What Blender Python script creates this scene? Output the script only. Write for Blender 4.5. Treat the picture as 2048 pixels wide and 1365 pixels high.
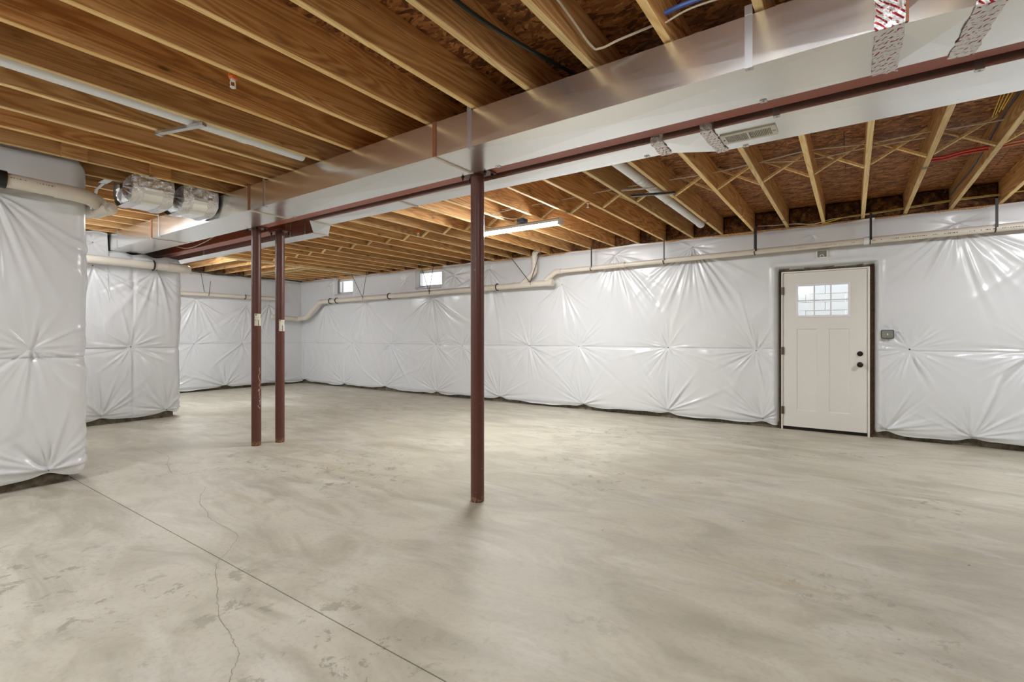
import bpy, math, random
import numpy as np
from mathutils import Vector, Matrix
R = math.radians
random.seed(7)
C = bpy.context.scene.collection
for o in list(bpy.data.objects): bpy.data.objects.remove(o)
sc = bpy.context.scene

# ------------------------------------------------------------------ camera, world, light, exposure
CAM_H = 1.24
cd = bpy.data.cameras.new('camera'); cam = bpy.data.objects.new('camera', cd); C.objects.link(cam)
cd.sensor_width = 36; cd.lens = 36 * 977 / 2048; cd.clip_start = 0.02; cd.clip_end = 100
cd.shift_y = -10.5 / 2048
YAW = math.atan(681 / 977)
cam.location = (0, 0, CAM_H); cam.rotation_euler = (R(90), 0, YAW)
sc.camera = cam
w = bpy.data.worlds.new('world'); sc.world = w; w.use_nodes = True
bg = w.node_tree.nodes['Background']; bg.inputs[0].default_value = (0.90, 0.95, 1.0, 1); bg.inputs[1].default_value = 0.85
sc.view_settings.view_transform = 'Standard'; sc.view_settings.look = 'None'
sc.view_settings.gamma = 1; sc.view_settings.use_curve_mapping = False
sc.view_settings.exposure = 1.83
LED_VISIBLE = 75.0      # emission of the shop light in view
LED_FILL = 50.0         # emission of the unseen shop lights added as fill

def _ray(x, y):
    u = (x - 1024) / 977; v = (672 - y) / 977; s = math.sin(YAW); c = math.cos(YAW)
    return (-s + u * c, c + u * s, v)
def at_y(x, y, Y): r = _ray(x, y); t = Y / r[1]; return Vector((r[0] * t, Y, CAM_H + r[2] * t))
def at_x(x, y, X): r = _ray(x, y); t = X / r[0]; return Vector((X, r[1] * t, CAM_H + r[2] * t))
def at_z(x, y, Z): r = _ray(x, y); t = (Z - CAM_H) / r[2]; return Vector((r[0] * t, r[1] * t, Z))

# ------------------------------------------------------------------ material helpers
class NT:
    def __init__(s, name):
        s.m = bpy.data.materials.new(name); s.m.use_nodes = True
        s.t = s.m.node_tree; s.n = s.t.nodes; s.p = s.n['Principled BSDF']
    def new(s, kind, **kw):
        nd = s.n.new(kind)
        for k, v in kw.items():
            if k.startswith('i_'):
                key = k[2:].replace('_', ' ')
                nd.inputs[key].default_value = v
            else: setattr(nd, k, v)
        return nd
    def link(s, a, b): s.t.links.new(a, b)
    def coord(s, scale=(1, 1, 1), rot=(0, 0, 0), rnd=True, src='Object'):
        tc = s.new('ShaderNodeTexCoord'); out = tc.outputs[src]
        if rnd:
            oi = s.new('ShaderNodeObjectInfo')
            mu = s.new('ShaderNodeVectorMath', operation='MULTIPLY_ADD')
            cb = s.new('ShaderNodeCombineXYZ')
            for i in range(3): s.link(oi.outputs['Random'], cb.inputs[i])
            s.link(cb.outputs[0], mu.inputs[0]); mu.inputs[1].default_value = (31.7, 57.3, 83.1)
            s.link(out, mu.inputs[2]); out = mu.outputs[0]
        mp = s.new('ShaderNodeMapping'); mp.inputs['Scale'].default_value = scale; mp.inputs['Rotation'].default_value = rot
        s.link(out, mp.inputs[0]); return mp.outputs[0]
    def noise(s, vec, scale=5, detail=4, rough=.5, dist=0, out='Fac'):
        nd = s.new('ShaderNodeTexNoise'); s.link(vec, nd.inputs['Vector'])
        nd.inputs['Scale'].default_value = scale; nd.inputs['Detail'].default_value = detail
        nd.inputs['Roughness'].default_value = rough; nd.inputs['Distortion'].default_value = dist
        return nd.outputs[out]
    def ramp(s, fac, stops, interp='LINEAR'):
        nd = s.new('ShaderNodeValToRGB'); s.link(fac, nd.inputs[0]); cr = nd.color_ramp; cr.interpolation = interp
        while len(cr.elements) < len(stops): cr.elements.new(0.5)
        for e, (p, c) in zip(cr.elements, stops):
            e.position = p; e.color = (c[0], c[1], c[2], 1) if not isinstance(c, (int, float)) else (c, c, c, 1)
        return nd.outputs[0]
    def mix(s, fac, a, b, mode='MIX'):
        nd = s.new('ShaderNodeMix', data_type='RGBA', blend_type=mode)
        for q, (v, sk) in enumerate(((fac, nd.inputs[0]), (a, nd.inputs[6]), (b, nd.inputs[7]))):
            if isinstance(v, bpy.types.NodeSocket): s.link(v, sk)
            elif isinstance(v, (int, float)): sk.default_value = v if q == 0 else (v, v, v, 1)
            else: sk.default_value = (v[0], v[1], v[2], 1)
        return nd.outputs[2]
    def math(s, op, a, b=None):
        nd = s.new('ShaderNodeMath', operation=op)
        for v, sk in ((a, nd.inputs[0]), (b, nd.inputs[1])):
            if v is None: continue
            if isinstance(v, bpy.types.NodeSocket): s.link(v, sk)
            else: sk.default_value = v
        return nd.outputs[0]
    def bump(s, h, strength=.3, dist=.01):
        nd = s.new('ShaderNodeBump'); nd.inputs['Strength'].default_value = strength; nd.inputs['Distance'].default_value = dist
        s.link(h, nd.inputs['Height']); s.link(nd.outputs[0], s.p.inputs['Normal']); return nd
    def set(s, **kw):
        for k, v in kw.items():
            key = {'color': 'Base Color', 'rough': 'Roughness', 'metal': 'Metallic', 'spec': 'Specular IOR Level', 'emit': 'Emission Color', 'es': 'Emission Strength', 'coat': 'Coat Weight', 'trans': 'Transmission Weight', 'aniso': 'Anisotropic'}[k]
            sk = s.p.inputs[key]
            if isinstance(v, bpy.types.NodeSocket): s.link(v, sk)
            elif isinstance(v, (tuple, list)): sk.default_value = (v[0], v[1], v[2], 1)
            else: sk.default_value = v
        return s
def S(r, g, b):   # sRGB 0-255 -> linear
    f = lambda c: (c / 255 / 12.92) if c / 255 <= .04045 else ((c / 255 + .055) / 1.055) ** 2.4
    return (f(r), f(g), f(b))
def simple(name, col, rough=.5, metal=0, var=.12, nscale=12, **kw):
    n = NT(name); v = n.noise(n.coord(), nscale, 5, .6)
    n.set(color=n.mix(v, tuple(c * (1 - var) for c in col), tuple(min(1, c * (1 + var)) for c in col)), rough=rough, metal=metal, **kw)
    return n.m

def wood(name, dark, mid, light, stain=True):
    n = NT(name); v = n.coord((7, .45, 7)); f = n.noise(v, 1.0, 2, .5, .6)
    rings = n.math('SINE', n.math('MULTIPLY', f, 95.0))
    rings = n.math('MULTIPLY', n.math('ADD', rings, 1.0), .5)
    fine = n.noise(n.coord((70, 1.6, 70)), 1.0, 3, .6)
    g = n.math('ADD', n.math('MULTIPLY', rings, .42), n.math('MULTIPLY', fine, .58))
    col = n.ramp(g, [(.15, light), (.5, mid), (.95, dark)])
    big = n.noise(n.coord((2.2, .5, 2.2)), 1.0, 3, .5)
    col = n.mix(n.math('MULTIPLY', n.ramp(big, [(.42, 0), (.75, 1)]), .35), col, tuple(c * .62 for c in mid))
    # knots
    vo = n.new('ShaderNodeTexVoronoi', feature='F1'); n.link(n.coord((0.05, 2.3, 6.5)), vo.inputs['Vector']); vo.inputs['Scale'].default_value = 1.0
    k = n.ramp(vo.outputs['Distance'], [(.05, 1), (.10, 0)])
    k2 = n.ramp(vo.outputs['Distance'], [(.06, .0), (.10, .6), (.26, 0)])
    col = n.mix(n.math('MULTIPLY', k2, .5), col, tuple(c * .45 for c in mid))
    col = n.mix(n.math('MULTIPLY', k, .9), col, tuple(c * .28 for c in mid))
    if stain:
        st = n.noise(n.coord((1.5, .7, 5)), 1.0, 6, .75, .4)
        sp = n.noise(n.coord((20, 12, 20)), 1.0, 3, .7)
        stm = n.math('MULTIPLY', n.ramp(st, [(.56, 0), (.70, 1)]), n.ramp(sp, [(.35, .2), (.6, 1)]))
        col = n.mix(n.math('MULTIPLY', stm, .65), col, (.03, .025, .02))
    oi = n.new('ShaderNodeObjectInfo')
    tone = n.ramp(oi.outputs['Random'], [(0, (.72, .70, .66)), (.35, (1, 1, 1)), (.7, (1.12, 1.1, 1.02)), (1, (1.0, .90, .78))])
    col = n.mix(1.0, col, tone, 'MULTIPLY')
    n.set(color=col, rough=.62, spec=.3); n.bump(g, .12, .003)
    return n.m

M = {}
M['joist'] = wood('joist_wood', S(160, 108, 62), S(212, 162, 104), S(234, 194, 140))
M['joist_lit'] = wood('lit_joist_wood', S(214, 174, 112), S(242, 210, 150), S(250, 228, 178), stain=False)  # pale edge wood, lightened further for light bounced off the floor
M['header'] = wood('header_wood', S(200, 165, 115), S(230, 202, 150), S(245, 228, 190), stain=False)
M['buck'] = wood('buck_wood', S(44, 32, 20), S(74, 52, 32), S(96, 68, 42), stain=False)

def osb():
    n = NT('osb_board'); base = n.coord((1, 1, 1)); 
    warp = n.noise(base, 9, 3, .6, out='Color')
    def layer(rot, sx, sy, seed):
        mp = n.new('ShaderNodeMapping'); mp.inputs['Rotation'].default_value = (0, 0, rot); mp.inputs['Location'].default_value = (seed, seed * 1.7, seed * .3)
        ad = n.new('ShaderNodeVectorMath', operation='MULTIPLY_ADD'); n.link(warp, ad.inputs[0]); ad.inputs[1].default_value = (.06, .06, .0); n.link(base, ad.inputs[2])
        n.link(ad.outputs[0], mp.inputs[0]); m2 = n.new('ShaderNodeMapping'); m2.inputs['Scale'].default_value = (sx, sy, 1); n.link(mp.outputs[0], m2.inputs[0])
        v = n.new('ShaderNodeTexVoronoi', feature='F1'); v.inputs['Scale'].default_value = 1; n.link(m2.outputs[0], v.inputs['Vector'])
        sp = n.new('ShaderNodeSeparateColor'); n.link(v.outputs['Color'], sp.inputs[0]); return sp.outputs[0], v.outputs['Distance']
    a, da = layer(.15, 9, 45, 3.1); b, db = layer(-.35, 8, 36, 8.7); c3, dc = layer(.6, 11, 40, 12.9)
    sel = n.noise(base, 14, 2, .5)
    m1 = n.mix(n.ramp(sel, [(.45, 0), (.52, 1)]), a, b); m2 = n.mix(n.ramp(n.noise(base, 19, 2, .5, .4), [(.52, 0), (.58, 1)]), m1, c3)
    gr = n.noise(n.coord((18, 160, 18)), 1, 3, .6)
    h = n.math('ADD', n.math('MULTIPLY', m2, .7), n.math('MULTIPLY', gr, .3))
    col = n.ramp(h, [(.08, S(66, 38, 22)), (.4, S(132, 82, 44)), (.68, S(172, 116, 66)), (.95, S(208, 156, 100))])
    n.set(color=col, rough=.6, spec=.3); n.bump(h, .5, .006); return n.m
M['osb'] = osb()

def plastic_sheet():
    n = NT('white_plastic_facing'); v = n.coord((1, 1, 1), rnd=False)
    big = n.noise(v, 1.3, 3, .5); mask = n.ramp(big, [(.42, .15), (.62, 1)])
    f1 = n.noise(n.coord((26, 26, 11), rnd=False), 1, 4, .6, .8); f2 = n.noise(n.coord((70, 70, 45), rnd=False), 1, 3, .55, 1.2)
    hh = n.math('ADD', f1, n.math('MULTIPLY', f2, .08)); hh = n.math('MULTIPLY', hh, mask)
    tint = n.noise(v, .8, 2, .5)
    n.set(color=n.mix(tint, S(222, 224, 228), S(230, 230, 229)), rough=n.ramp(f2, [(.3, .23), (.7, .27)]), spec=.6)
    n.bump(hh, .22, .006); return n.m
M['sheet'] = plastic_sheet()

def concrete_floor():
    n = NT('troweled_concrete'); v = n.coord(rnd=False)
    a = n.noise(v, .45, 4, .55, .6); b = n.noise(n.coord((1.1, 2.6, 1), (0, 0, .5), rnd=False), 1.2, 6, .62, 1.2)
    c = n.noise(v, 34, 5, .65)
    col = n.ramp(a, [(.3, S(184, 178, 160)), (.5, S(198, 192, 174)), (.7, S(208, 203, 190))])
    col = n.mix(n.math('MULTIPLY', n.ramp(b, [(.36, 1), (.56, 0)]), .62), col, S(160, 153, 134))
    col = n.mix(n.math('MULTIPLY', n.ramp(n.noise(n.coord((.8, 2.2, 1), (0, 0, -.35), rnd=False), 1.6, 5, .6, .8), [(.54, 0), (.7, 1)]), .45), col, S(222, 219, 210))
    # dark worn blotches
    sp = n.noise(v, 7.5, 7, .72, .3); spm = n.math('MULTIPLY', n.ramp(sp, [(.565, 0), (.60, 1)]), n.ramp(n.noise(v, .62, 3, .5), [(.5, 0), (.62, 1)]))
    col = n.mix(n.math('MULTIPLY', spm, .6), col, S(128, 122, 106))
    # warm streaks
    ws = n.noise(n.coord((.5, 4.5, 1), (0, 0, .25), rnd=False), 1.1, 4, .55, .3)
    col = n.mix(n.math('MULTIPLY', n.ramp(ws, [(.62, 0), (.74, 1)]), .5), col, S(178, 158, 112))
    # trowel arcs
    wv = n.new('ShaderNodeTexWave', wave_type='RINGS', rings_direction='Z'); n.link(n.coord((.6, .6, 1), rnd=False), wv.inputs['Vector'])
    wv.inputs['Scale'].default_value = 1.3; wv.inputs['Distortion'].default_value = 9; wv.inputs['Detail'].default_value = 5; wv.inputs['Detail Scale'].default_value = 1.4
    col = n.mix(n.math('MULTIPLY', wv.outputs['Fac'], .10), col, S(150, 145, 130))
    col = n.mix(n.math('MULTIPLY', n.ramp(c, [(.3, 1), (.5, 0)]), .22), col, S(140, 134, 118))
    # tiny pits
    vo = n.new('ShaderNodeTexVoronoi', feature='F1'); n.link(v, vo.inputs['Vector']); vo.inputs['Scale'].default_value = 2.6
    col = n.mix(n.ramp(vo.outputs['Distance'], [(.012, .9), (.02, 0)]), col, S(60, 54, 44))
    n.set(color=col, rough=n.ramp(b, [(.3, .42), (.7, .6)]), spec=.42)
    n.bump(n.math('ADD', n.math('MULTIPLY', b, .6), n.math('MULTIPLY', c, .4)), .12, .006); return n.m
M['floor'] = concrete_floor()

def concrete_wall():
    n = NT('rough_foundation_concrete'); v = n.coord(rnd=False); a = n.noise(v, 14, 6, .7)
    n.set(color=n.ramp(a, [(.3, S(70, 62, 48)), (.55, S(118, 108, 90)), (.8, S(150, 142, 124))]), rough=.85); n.bump(a, .6, .01); return n.m
M['concrete'] = concrete_wall()

def galv(name, col=(.70, .71, .70), rough=.27, streak=(2, 60, 60)):
    n = NT(name); s1 = n.noise(n.coord(streak), 1, 3, .6); s2 = n.noise(n.coord((60, 60, 60)), 1, 2, .5); s3 = n.noise(n.coord((3, 3, 3)), 1, 3, .5)
    n.set(color=n.mix(s2, tuple(c * .95 for c in col), tuple(c * 1.05 for c in col)), metal=.94,
          rough=n.ramp(n.math('ADD', n.math('MULTIPLY', s1, .5), n.math('MULTIPLY', s3, .5)), [(.3, rough - .02), (.7, rough + .04)]))
    n.bump(s3, .04, .01); return n.m
M['duct'] = galv('galvanized_sheet', (.91, .915, .90), .22)
M['strap'] = galv('galvanized_strap', (.62, .63, .64), .35)
def foil(name, printed=False):
    n = NT(name); v = n.coord(); f = n.noise(v, 38, 5, .65, 1.5); g = n.noise(v, 14, 3, .6, .5)
    n.set(metal=1.0, rough=.16)
    if printed:
        mp = n.coord((1, 1, 1), (0, 0, 0), rnd=False)
        wv = n.new('ShaderNodeTexWave', wave_type='BANDS', bands_direction='DIAGONAL'); n.link(mp, wv.inputs['Vector']); wv.inputs['Scale'].default_value = 26; wv.inputs['Distortion'].default_value = 1.2
        w2 = n.new('ShaderNodeTexWave', wave_type='BANDS', bands_direction='Y'); n.link(mp, w2.inputs['Vector']); w2.inputs['Scale'].default_value = 8
        mk = n.math('MULTIPLY', n.ramp(wv.outputs['Fac'], [(.62, 0), (.7, 1)]), n.ramp(w2.outputs['Fac'], [(.35, 0), (.45, 1)]))
        mk = n.math('MULTIPLY', mk, n.ramp(n.noise(v, 60, 2, .5), [(.42, 0), (.5, 1)]))
        n.set(color=n.mix(mk, (.82, .80, .79), S(150, 34, 40)), metal=.75, rough=.3)
    else: n.set(color=(.84, .84, .85))
    n.bump(n.math('ADD', n.math('MULTIPLY', f, .6), g), .9, .012); return n.m
M['foil'] = foil('crinkled_foil_tape'); M['tape'] = foil('printed_foil_tape', True)
def red_steel(name, base, spots=True):
    n = NT(name); v = n.coord(); a = n.noise(v, 5, 5, .6); c = n.noise(v, 55, 4, .65)
    col = n.mix(a, tuple(x * .75 for x in base), tuple(x * 1.2 for x in base))
    if spots:
        col = n.mix(n.math('MULTIPLY', n.ramp(c, [(.69, 0), (.73, 1)]), .8), col, S(205, 180, 160))
        z = n.new('ShaderNodeSeparateXYZ'); n.link(n.new('ShaderNodeTexCoord').outputs['Object'], z.inputs[0])
        low = n.ramp(z.outputs['Z'], [(.0, 1), (.06, 0)])
        col = n.mix(n.math('MULTIPLY', low, n.ramp(c, [(.45, 0), (.55, .9)])), col, S(170, 140, 90))
    n.set(color=col, rough=.38, spec=.5); n.bump(c, .12, .002); return n.m
M['column'] = red_steel('red_oxide_column_paint', S(98, 56, 46)); M['beam'] = red_steel('red_oxide_beam_paint', S(158, 78, 52), False)
M['pvc'] = simple('aged_white_pvc', S(222, 214, 200), .35, var=.06, nscale=6)
M['pvc_white'] = simple('bright_white_pvc', S(236, 238, 240), .22, var=.03)
M['black'] = simple('black_plastic', S(34, 32, 30), .5)
M['rubber'] = simple('black_rubber', S(26, 24, 23), .45)
M['dgrey'] = simple('dark_grey_steel', S(92, 92, 90), .4, .7)
M['door'] = simple('warm_white_door_paint', S(230, 227, 219), .42, var=.02, nscale=3)
M['frame_white'] = simple('white_vinyl', S(235, 236, 238), .35, var=.02)
M['bronze'] = simple('dark_bronze_metal', S(44, 38, 34), .35, .6)
M['hinge'] = simple('hinge_metal', S(104, 96, 84), .4, .8)
M['label'] = simple('paper_sticker', S(232, 226, 210), .6, var=.04)
M['ink'] = simple('black_ink', S(40, 36, 34), .6)
M['chalk'] = simple('white_chalk_mark', S(226, 208, 196), .8)
M['mastic'] = simple('brown_duct_sealant', S(150, 92, 56), .5, var=.3, nscale=40)
M['white_seal'] = simple('pale_duct_sealant', S(214, 204, 190), .55, var=.15, nscale=30)
M['register'] = simple('cream_register_paint', S(214, 209, 196), .4, var=.03)
M['void'] = simple('duct_interior_shade', S(60, 52, 40), .8)
M['orange'] = simple('orange_plastic', S(226, 110, 36), .4)
M['whitep'] = simple('white_plastic_part', S(236, 232, 226), .35, var=.03)
M['cable_white'] = simple('white_cable_sheath', S(206, 192, 170), .45)
M['cable_yellow'] = simple('yellow_cable_sheath', S(214, 178, 40), .45)
M['cable_blue'] = simple('blue_tube', S(70, 100, 180), .35)
M['cable_dark'] = simple('dark_grey_cable', S(62, 66, 80), .45)
M['cable_green'] = simple('dark_green_conduit', S(26, 44, 42), .35)
M['cable_red'] = simple('red_tube', S(206, 46, 34), .35)
M['copper'] = simple('orange_tube', S(226, 140, 96), .35)
M['crack'] = simple('dark_joint', S(112, 100, 80), .9)  # darker colour of the strip in the slab joint
M['crack_faint'] = simple('hairline_crack', S(150, 142, 124), .9)
M['box_blue'] = simple('blue_plastic_box', S(70, 90, 120), .5)
M['grey_box'] = simple('grey_steel_box', S(140, 142, 132), .45, .5)
M['siding'] = simple('pale_outside_wall', S(228, 230, 230), .8, var=.10, nscale=8)
def batt():
    n = NT('brown_fiberglass'); a = n.noise(n.coord((1, 1, 1)), 12, 6, .7, .8); b = n.noise(n.coord((30, 30, 90)), 1, 4, .6)
    n.set(color=n.ramp(n.math('ADD', n.math('MULTIPLY', a, .7), n.math('MULTIPLY', b, .3)), [(.36, S(34, 20, 10)), (.5, S(96, 58, 28)), (.68, S(176, 124, 70))]), rough=.95)
    n.bump(a, 1.0, .03); return n.m
M['batt'] = batt()
def emit(name, col, s):
    n = NT(name); n.set(color=(.9, .9, .9), emit=col, es=s); return n.m
M['led'] = emit('led_diffuser', (.96, .985, 1.0), LED_VISIBLE); M['led_soft'] = emit('led_diffuser_soft', (.96, .98, 1.0), 20); M['led_fill'] = emit('led_diffuser_fill', (.93, .965, 1.0), LED_FILL)
n = NT('clear_glass'); n.set(color=(.97, .98, 1), rough=.02, trans=1.0); n.p.inputs['IOR'].default_value = 1.45
tr = n.new('ShaderNodeBsdfTransparent'); gl = n.new('ShaderNodeBsdfGlossy'); gl.inputs['Roughness'].default_value = .05
mx = n.new('ShaderNodeMixShader'); mx.inputs[0].default_value = .06; n.link(tr.outputs[0], mx.inputs[1]); n.link(gl.outputs[0], mx.inputs[2]); n.link(mx.outputs[0], n.n['Material Output'].inputs[0])
M['glass'] = n.m

# ------------------------------------------------------------------ object helpers
def tag(o, label=None, cat=None, group=None, kind=None):
    if label: o['label'] = label
    if cat: o['category'] = cat
    if group: o['group'] = group
    if kind: o['kind'] = kind
    return o
def empty(name, loc=(0, 0, 0), rz=0, parent=None):
    o = bpy.data.objects.new(name, None); C.objects.link(o); o.location = loc; o.rotation_euler.z = rz; o.empty_display_size = .1
    if parent: o.parent = parent
    return o
class MB:
    def __init__(s): s.v = []; s.f = []; s.mi = []
    def add(s, vs, fs, mi=0):
        b = len(s.v); s.v += [tuple(v) for v in vs]; s.f += [tuple(b + i for i in f) for f in fs]; s.mi += [mi] * len(fs); return s
    def box(s, x0, x1, y0, y1, z0, z1, mi=0, bmi=None):
        vs = [(x0, y0, z0), (x1, y0, z0), (x1, y1, z0), (x0, y1, z0), (x0, y0, z1), (x1, y0, z1), (x1, y1, z1), (x0, y1, z1)]
        s.add(vs, [(4, 5, 6, 7), (0, 1, 5, 4), (1, 2, 6, 5), (2, 3, 7, 6), (3, 0, 4, 7)], mi); s.add(vs, [(3, 2, 1, 0)], mi if bmi is None else bmi); return s
    def obox(s, c, ax, ay, az, mi=0):   # oriented box: centre and half-axis vectors
        c = Vector(c); ax = Vector(ax); ay = Vector(ay); az = Vector(az)
        vs = [c + ax * i + ay * j + az * k for k in (-1, 1) for j in (-1, 1) for i in (-1, 1)]
        return s.add(vs, [(0, 2, 3, 1), (4, 5, 7, 6), (0, 1, 5, 4), (2, 6, 7, 3), (0, 4, 6, 2), (1, 3, 7, 5)], mi)
    def tube(s, pts, r, seg=12, caps=True, mi=0):
        pts = [Vector(p) for p in pts]; rr = r if isinstance(r, (list, tuple)) else [r] * len(pts)
        t0 = (pts[1] - pts[0]).normalized(); up = Vector((0, 0, 1)) if abs(t0.z) < .9 else Vector((1, 0, 0)); nrm = t0.cross(up).normalized()
        b = len(s.v)
        for i, p in enumerate(pts):
            if i == 0: t = pts[1] - p
            elif i == len(pts) - 1: t = p - pts[i - 1]
            else: t = (pts[i + 1] - p).normalized() + (p - pts[i - 1]).normalized()
            if t.length < 1e-9: t = t0
            t = t.normalized(); nrm = (nrm - t * nrm.dot(t)).normalized(); bi = t.cross(nrm)
            for k in range(seg):
                a = 2 * math.pi * k / seg; s.v.append(tuple(p + (nrm * math.cos(a) + bi * math.sin(a)) * rr[i]))
        for i in range(len(pts) - 1):
            for k in range(seg):
                k2 = (k + 1) % seg; s.f.append((b + i * seg + k, b + i * seg + k2, b + (i + 1) * seg + k2, b + (i + 1) * seg + k)); s.mi.append(mi)
        if caps:
            s.f.append(tuple(b + k for k in reversed(range(seg)))); s.mi.append(mi)
            s.f.append(tuple(b + (len(pts) - 1) * seg + k for k in range(seg))); s.mi.append(mi)
        return s
    def mesh(s, name, mats, smooth=False):
        me = bpy.data.meshes.new(name); me.from_pydata(s.v, [], s.f)
        for m in (mats if isinstance(mats, (list, tuple)) else [mats]): me.materials.append(m)
        me.polygons.foreach_set('material_index', s.mi)
        if smooth: me.polygons.foreach_set('use_smooth', [True] * len(s.f))
        me.update()
        if smooth:
            try: me.set_sharp_from_angle(angle=R(40))
            except Exception: pass
        return me
    def build(s, name, mats, parent=None, smooth=False, loc=None, bevel=0):
        o = bpy.data.objects.new(name, s.mesh(name, mats, smooth)); C.objects.link(o)
        if parent: o.parent = parent
        if loc: o.location = loc
        if bevel:
            b = o.modifiers.new('bevel', 'BEVEL'); b.width = bevel; b.segments = 2; b.limit_method = 'ANGLE'
        return o
def bez(pts, n=8):      # Catmull-Rom through points
    P = [Vector(p) for p in pts]; P = [P[0] * 2 - P[1]] + P + [P[-1] * 2 - P[-2]]; out = []
    for i in range(1, len(P) - 2):
        for k in range(n):
            t = k / n; a, b, c, d = P[i - 1], P[i], P[i + 1], P[i + 2]
            out.append(.5 * ((2 * b) + (c - a) * t + (2 * a - 5 * b + 4 * c - d) * t * t + (-a + 3 * b - 3 * c + d) * t ** 3))
    out.append(P[-2]); return out
def place(me, name, parent, loc, rz=0):
    o = bpy.data.objects.new(name, me); C.objects.link(o); o.parent = parent; o.location = loc; o.rotation_euler.z = rz; return o
Empties = []

# ------------------------------------------------------------------ dimensions
XL, XR, YF, YN = -11.95, 3.4, 7.44, -3.4      # foundation faces
ZJ, JD = 2.68, .235                            # joist underside, depth
PITCH = .4064
ZT = ZJ + JD

# ------------------------------------------------------------------ floor
fl = MB().box(XL - .3, XR + .3, YN - .3, YF + .3, -.14, -.011).build('floor', M['floor']); tag(fl, kind='structure')
JY = 1.30
MB().box(XL - .3, XR + .3, YN - .3, JY - .003, -.011, 0).build('slab', M['floor'], fl)
MB().box(XL - .3, XR + .3, JY + .003, YF + .3, -.011, 0).build('slab', M['floor'], fl)
def crack(pxs, wd, mat):
    pts = [at_z(x, y, .0006) for x, y in pxs]; fine = bez(pts, 6); rnd = random.Random(3)
    m = MB(); L = []; Rr = []
    for i, p in enumerate(fine):
        t = (fine[min(i + 1, len(fine) - 1)] - fine[max(i - 1, 0)]).normalized(); nn = Vector((-t.y, t.x, 0)); j = nn * rnd.uniform(-.006, .006); ww = wd * rnd.uniform(.5, 1.2)
        L.append(p + j + nn * ww); Rr.append(p + j - nn * ww)
    k = len(fine); m.add(L + Rr, [(i, k + i, k + i + 1, i + 1) for i in range(k - 1)]); return m.build('crack', mat, fl)
crack([(412, 975), (398, 1003), (412, 1022), (420, 1038), (448, 1054), (474, 1072), (462, 1095), (442, 1117)], .0016, M['crack_faint'])
crack([(440, 1119), (430, 1140), (434, 1172), (434, 1200), (440, 1240), (458, 1268), (472, 1293), (476, 1318), (462, 1350), (455, 1380)], .0016, M['crack_faint'])
crack([(305, 900), (336, 914), (334, 930), (344, 948)], .0022, M['crack_faint'])
MB().box(XL + .1, XR, JY - .0028, JY + .0028, -.0108, -.0035).build('joint_filler', M['crack'], fl)

# ------------------------------------------------------------------ walls (foundation, mostly hidden by the blankets)
DX0, DX1, DZ = -.80, .206, 2.10                # door opening
WINS = [(-10.55, -9.70), (-7.75, -6.85)]; WZ0, WZ1 = 2.25, 2.66
m = MB(); T = .25
cuts = [XL - T, WINS[0][0], WINS[0][1], WINS[1][0], WINS[1][1], DX0, DX1, XR + T]
m.box(cuts[0], cuts[1], YF, YF + T, -.1, ZT); m.box(cuts[2], cuts[3], YF, YF + T, -.1, ZT); m.box(cuts[4], cuts[5], YF, YF + T, -.1, ZT); m.box(cuts[6], cuts[7], YF, YF + T, -.1, ZT)
for a, b in WINS: m.box(a, b, YF, YF + T, -.1, WZ0); m.box(a, b, YF, YF + T, WZ1, ZT)
m.box(DX0, DX1, YF, YF + T, DZ, ZT); m.box(DX0, DX1, YF, YF + T, -.1, -.012)
wb = m.build('wall_back', M['concrete']); tag(wb, kind='structure')
wl = MB().box(XL - T, XL, 3.2, YF, -.1, ZT).build('wall_left', M['concrete']); tag(wl, kind='structure')
wr = MB().box(XR, XR + T, YN - T, YF, -.1, ZT).build('wall_right', M['concrete']); tag(wr, kind='structure')
wf = MB().box(-5.5, XR, YN - T, YN, -.1, ZT).build('wall_front', M['concrete']); tag(wf, kind='structure')
wm = MB().box(XL - T, -8.57, 1.26, 3.18, -.1, 2.41).box(XL - T, -8.57, 1.26, 2.36, 2.41, ZJ - .01).build('wall_middle', M['concrete']); tag(wm, kind='structure')
wn = MB().box(XL - T, -5.50, YN - T, 1.26, -.1, 2.70).build('wall_near', M['concrete']); tag(wn, kind='structure')

# ------------------------------------------------------------------ ceiling: subfloor panels, joists, bridging, batts as its parts
ce = MB().box(XL - .3, XR + .3, YN - .3, YF + .3, ZT + .022, ZT + .08).build('ceiling', M['osb']); tag(ce, kind='structure')
pm = MB().box(-1.217, 1.217, -.6075, .6075, 0, .019).mesh('osb_panel', M['osb'])
row = 0; y = YN - .3
while y < YF + .3:
    x = XL - .3 + (1.22 if row % 2 else 0) - 1.22
    while x < XR + .3:
        place(pm, 'osb_panel', ce, (x + 1.22, y + .61, ZT + random.uniform(0, .0015))); x += 2.438
    y += 1.219; row += 1
def joist_mesh(L, nm='joist', t=.019, d=JD):
    m = MB(); e = .004
    # rounded lower arrises; lower edge uses a paler face with floor bounce painted in
    prof = [(-t, d), (-t, e), (-t + e, 0), (t - e, 0), (t, e), (t, d)]
    vs = [(x, 0, z) for x, z in prof] + [(x, L, z) for x, z in prof]; k = 6
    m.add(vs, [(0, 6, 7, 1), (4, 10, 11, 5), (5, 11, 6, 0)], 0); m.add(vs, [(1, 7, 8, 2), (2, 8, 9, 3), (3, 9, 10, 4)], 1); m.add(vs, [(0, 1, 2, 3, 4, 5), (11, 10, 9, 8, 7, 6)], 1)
    return m.mesh(nm, [M['header'], M['header']] if nm == 'header' else [M['joist'], M['joist_lit']])
NEAR0, FAR0 = -1.151, .104
jn = joist_mesh(2.955 - YN); jn2 = joist_mesh(2.955 - YN)
near_x = [NEAR0 + PITCH * k for k in range(-26, 11)]
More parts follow.
